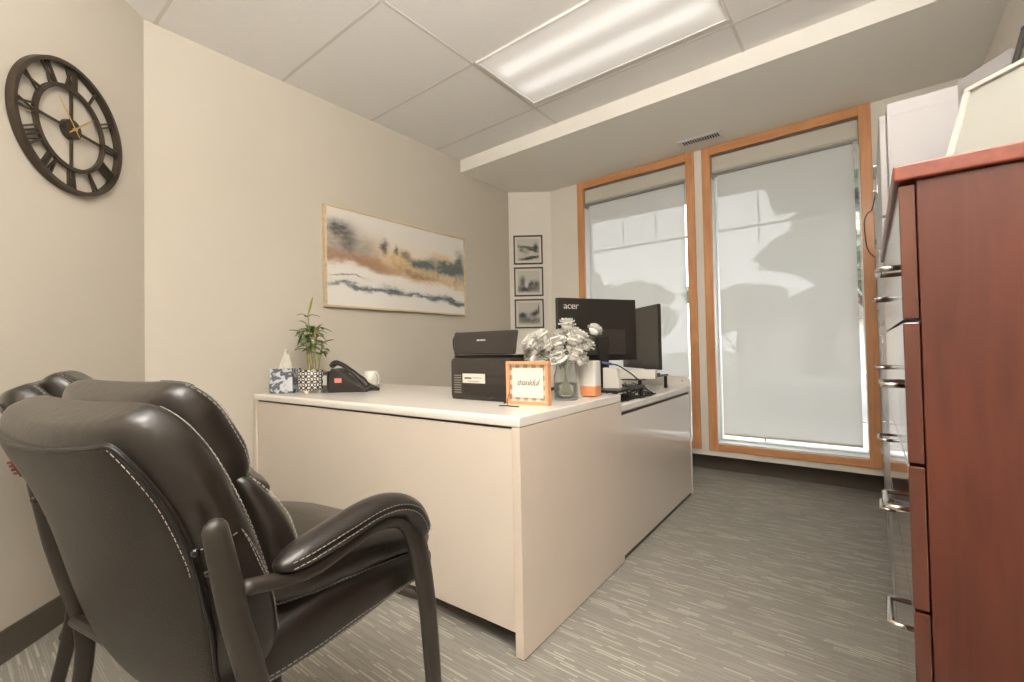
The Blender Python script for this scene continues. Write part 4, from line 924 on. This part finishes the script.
# ------------------------------------------------------------------ monitors on the return
RZ = .7035
L1 = dw(-.325, .785, 0); R1 = dw(-.085, 1.195, 0)
def monitor(nm, lab, P, Q, z0, z1, zf, back_to_cam, logo=False, tilt=0):
    d = (Q-P); wdt = d.length; d.normalize(); n = Vector((d.y, -d.x, 0))    # n towards the right-hand side of P->Q
    e = thing(nm, lab, 'monitor', (0, 0, 0)); c = (P+Q)/2; c.z = zf
    e.matrix_world = Matrix.Translation(c) @ Matrix(((d.x, n.x*-1, 0, 0), (d.y, n.y*-1, 0, 0), (0, 0, 1, 0), (0, 0, 0, 1)))
    h = z1-z0; b0 = z0-zf
    # local -y = n side. The panel's back faces -y when back_to_cam
    s = 1 if back_to_cam else -1
    ya, yb = (-.010, .012)
    obox('housing', (-wdt/2, wdt/2, ya, yb, b0, b0+h), M_BLACKP, e, .003)
    obox('screen', (-wdt/2+.008, wdt/2-.008, *((yb-.0005, yb+.001) if s == 1 else (ya-.001, ya+.0005)), b0+.018, b0+h-.008), M_SCREEN, e, 0)
    bm = newbm(); Y0, Y1 = (-.036, -.0095) if s == 1 else (.0115, .036)
    if s == 1: prism(bm, [(-wdt*.36, -.0095), (wdt*.36, -.0095), (wdt*.30, -.032), (-wdt*.30, -.032)], b0+.03, b0+h*.5)
    else: prism(bm, [(-wdt*.36, .0115), (wdt*.36, .0115), (wdt*.30, .034), (-wdt*.30, .034)], b0+.05, b0+h*.85)
    obj('electronics_bulge', bm, M_PRINTER if s == 1 else M_BLACKP, e, bevel=.004)
    yn = -.045 if s == 1 else .045
    obox('stand_neck', (-.03, .03, min(yn-.008, yn+.008), max(yn-.008, yn+.008), .010, b0+h*.38), M_BLACKP, e, .003)
    obox('neck_mount', (-.04, .04, min(yn, 0), max(yn, 0), b0+h*.22, b0+h*.38), M_BLACKP, e, .003)
    bm = newbm(); rr_prism(bm, .11, .085, .03, 0, .0105); obj('stand_base', bm, M_BLACKP, e, bevel=.001)
    return e, d, n, wdt, b0, h
m1, d1, n1, w1, b1, h1 = monitor('computer_monitor', 'black computer monitor seen from behind, with a silver maker logo at top left', L1, R1, .895, 1.213, .765, True)
text_mesh('logo', 'acer', .048, M_WHITEPL, m1, Matrix.Translation((-w1/2+.078, -.0112, b1+h1-.040)) @ Matrix.Rotation(PI/2, 4, 'X') @ Matrix.Diagonal((1.15, 1, 1, 1)), .0005, 0, .92, -.0004)
R2_ = dw(-.035, 1.44, 0); L2_ = dw(-.40, 1.80, 0)
m2 = monitor('computer_monitor', 'black computer monitor nearly edge-on, showing its dark screen towards the left', L2_, R2_, .828, 1.207, .79, False)[0]
def riser(nm, lab, u0, u1, v0, v1, z0, z1, t=.012, legs=4, mat=M_BLACKP):
    e = thing(nm, lab, 'monitor stand', dw((u0+u1)/2, (v0+v1)/2, z0), DA); hu, hv = (u1-u0)/2, (v1-v0)/2; H = z1-z0
    obox('shelf', (-hu, hu, -hv, hv, H-t, H), mat, e, .003)
    for a in (-1, 1):
        for b in (-1, 1):
            bm = newbm(); rx, ry = a*(hu-.015), b*(hv-.015); lathe(bm, [(0, 0), (.013, 0), (.013, .004), (.010, .006), (.010, H-t), (0, H-t)], 12, rx, ry); obj('leg', bm, mat, e, auto=40)
    return e
riser('monitor_riser', 'low black monitor stand under the monitor seen from behind', -.40, -.02, .795, 1.15, RZ, .7645)
riser('monitor_riser', 'taller black monitor stand at the far end of the desk return', -.44, -.085, 1.27, 1.74, RZ, .7895)
# white items on the risers
ca = thing('desk_calendar', 'small white tent card with a slanting side in front of the far monitor', 'card', dw(-.105, .93, .7648), DA+.1)
bm = newbm(); prism(bm, [(-.040, 0), (.045, 0), (.030, .095), (-.038, .098)], -.02, .02, axis=1); obj('card', bm, M_PAPER, ca, bevel=.001)
wb_ = thing('paper_stack', 'thick white paper pad lying on the taller monitor stand', 'paper', dw(-.13, 1.33, .7898), DA+.15)
bm = newbm(); box(bm, -.105, .105, -.06, .0, .0108, .060); obj('pad', bm, M_PAPER, wb_, bevel=.002)
wb_.location = dw(-.10, 1.255, .7900-.0106)
# power strip / cable tangle on the return
ct = thing('cable_tangle', 'bundle of black computer cables lying on the desk return beside the monitor stands', 'cable', dw(-.05, 1.0, RZ))
rc = random.Random(12)
for k in range(13):
    bm = newbm(); P = []; x0 = rc.uniform(-.03, .03); y0 = rc.uniform(-.12, .30)
    z0 = rc.uniform(.03, .085)
    P = [(x0*.5-.02, y0*.5, z0)]
    for j in range(5): P.append((max(-.08, min(.035, rc.uniform(-.05, .045))), y0+rc.uniform(-.09, .09), .004 if j > 1 else rc.uniform(.004, .05)))
    P = [(p[0], p[1], max(.004, p[2])) for p in cat(P, 40)]
    tube(bm, P, rc.choice((.0022, .003, .0035)), 6); obj('cable', bm, M_BLACKP, ct, smooth=True)
bm = newbm(); tube(bm, [(.012+.028*math.cos(a/20*2*PI), .10+.05*math.sin(a/20*2*PI), .004+.001*(a % 2)) for a in range(20)], .003, 6, close=True); obj('cable_loop', bm, M_BLACKP, ct, smooth=True)
ad = obox('adapter', (-.02, .02, -.05, .04, .0, .028), M_BLACKP, ct, .004)
# headset-like boom cable rising over the stands, with violet tip
bcab = thing('video_cable', 'black video cable with a violet plug arching up behind the flowers', 'cable', dw(-.06, 1.0, .765))
bm = newbm(); tube(bm, [(.03, .16, .028), (.022, .10, .03), (.005, .04, .065), (-.03, -.02, .105), (-.055, -.05, .115)], .0035, 7, smooth_n=24); obj('lead', bm, M_BLACKP, bcab, smooth=True)
bm = newbm(); tube(bm, [(-.054, -.049, .1148), (-.085, -.085, .122)], .007, 8); obj('plug', bm, pmat('violet_plastic', lin(110, 95, 150), .4), bcab, smooth=True)

# ================================================================== OUTSIDE
struct(obox('ground_outside', (-60, 40, 3.92, 90, -.35, -.30), M_GRASS, bevel=0))
struct(obox('ground_road', (-60, 40, 9, 17, -.2998, -.28), M_ASPH, bevel=0))
struct(obox('canopy_outside', (-5, 3, 3.96, 5.0, 2.49, 2.9), M_CONC, bevel=0))
bm = newbm()
box(bm, -5, 3, 4.99, 5.01, 2.13, 2.15)
for x in (-2.232, -1.846, -.413): box(bm, x-.006, x+.006, 4.99, 5.01, 2.14, 2.49)
for x in (-.815, -2.75, .9): box(bm, x-.006, x+.006, 4.99, 5.01, -.3, 2.49)
struct(obj('trim_2', bm, M_MULL))
def tree(x, y, h, r, lab, seed):
    t = thing('shade_tree', lab, 'tree', (x, y, -.3), 0, 'trees across the street')
    bm = newbm(); tube(bm, [(0, 0, 0), (.1, 0, h*.3), (-.05, .1, h*.7)], [r*.10, r*.07, r*.04], 8, smooth_n=8)
    for k in range(4): a = k*1.7+seed; tube(bm, [(0, 0, h*.35), (r*.5*math.cos(a), r*.5*math.sin(a), h*.6)], [r*.04, r*.02], 6)
    obj('trunk', bm, M_BARK, t, smooth=True)
    bm = newbm(); rn = random.Random(seed)
    for k in range(70):
        a = rn.uniform(0, 2*PI); e = rn.uniform(-.5, 1); q = r*rn.uniform(.2, .95)
        blob(bm, (q*math.cos(a), q*math.sin(a), h*.66+e*r*.62), r*rn.uniform(.10, .26), 3, (1, 1, .8), 1.0, 7, seed+k)
    obj('crown', bm, M_TREE, t, smooth=False)
tree(.15, 10.5, 4.9, 1.75, 'large leafy tree outside, seen through the right blind', 3)
tree(-2.6, 12.5, 3.1, 1.0, 'small round tree outside, seen through the left part of the right blind', 8)
tree(-8.6, 14, 3.6, 1.9, 'broad tree outside, seen through the left blind', 14)
tree(-5.6, 12.5, 3.2, 1.3, 'distant low tree outside, behind the monitors', 21)
tree(-12.5, 28, 5.0, 2.6, 'far pale tree beyond the road outside', 33)
hs = thing('house_outside', 'low house with a pitched roof across the road outside the right window', 'house', (-1.6, 22, -.3))
obox('wall', (-3, 3.5, 0, 5, 0, 2.2), M_HOUSE, hs, 0); bm = newbm(); prism(bm, [(-3.4, 2.2), (3.9, 2.2), (.3, 3.7)], -.4, 5.4, axis=1); obj('roof', bm, M_ROOF, hs); obox('door', (-.4, .5, -.03, 0, 0, 1.9), M_ROOF, hs, 0)
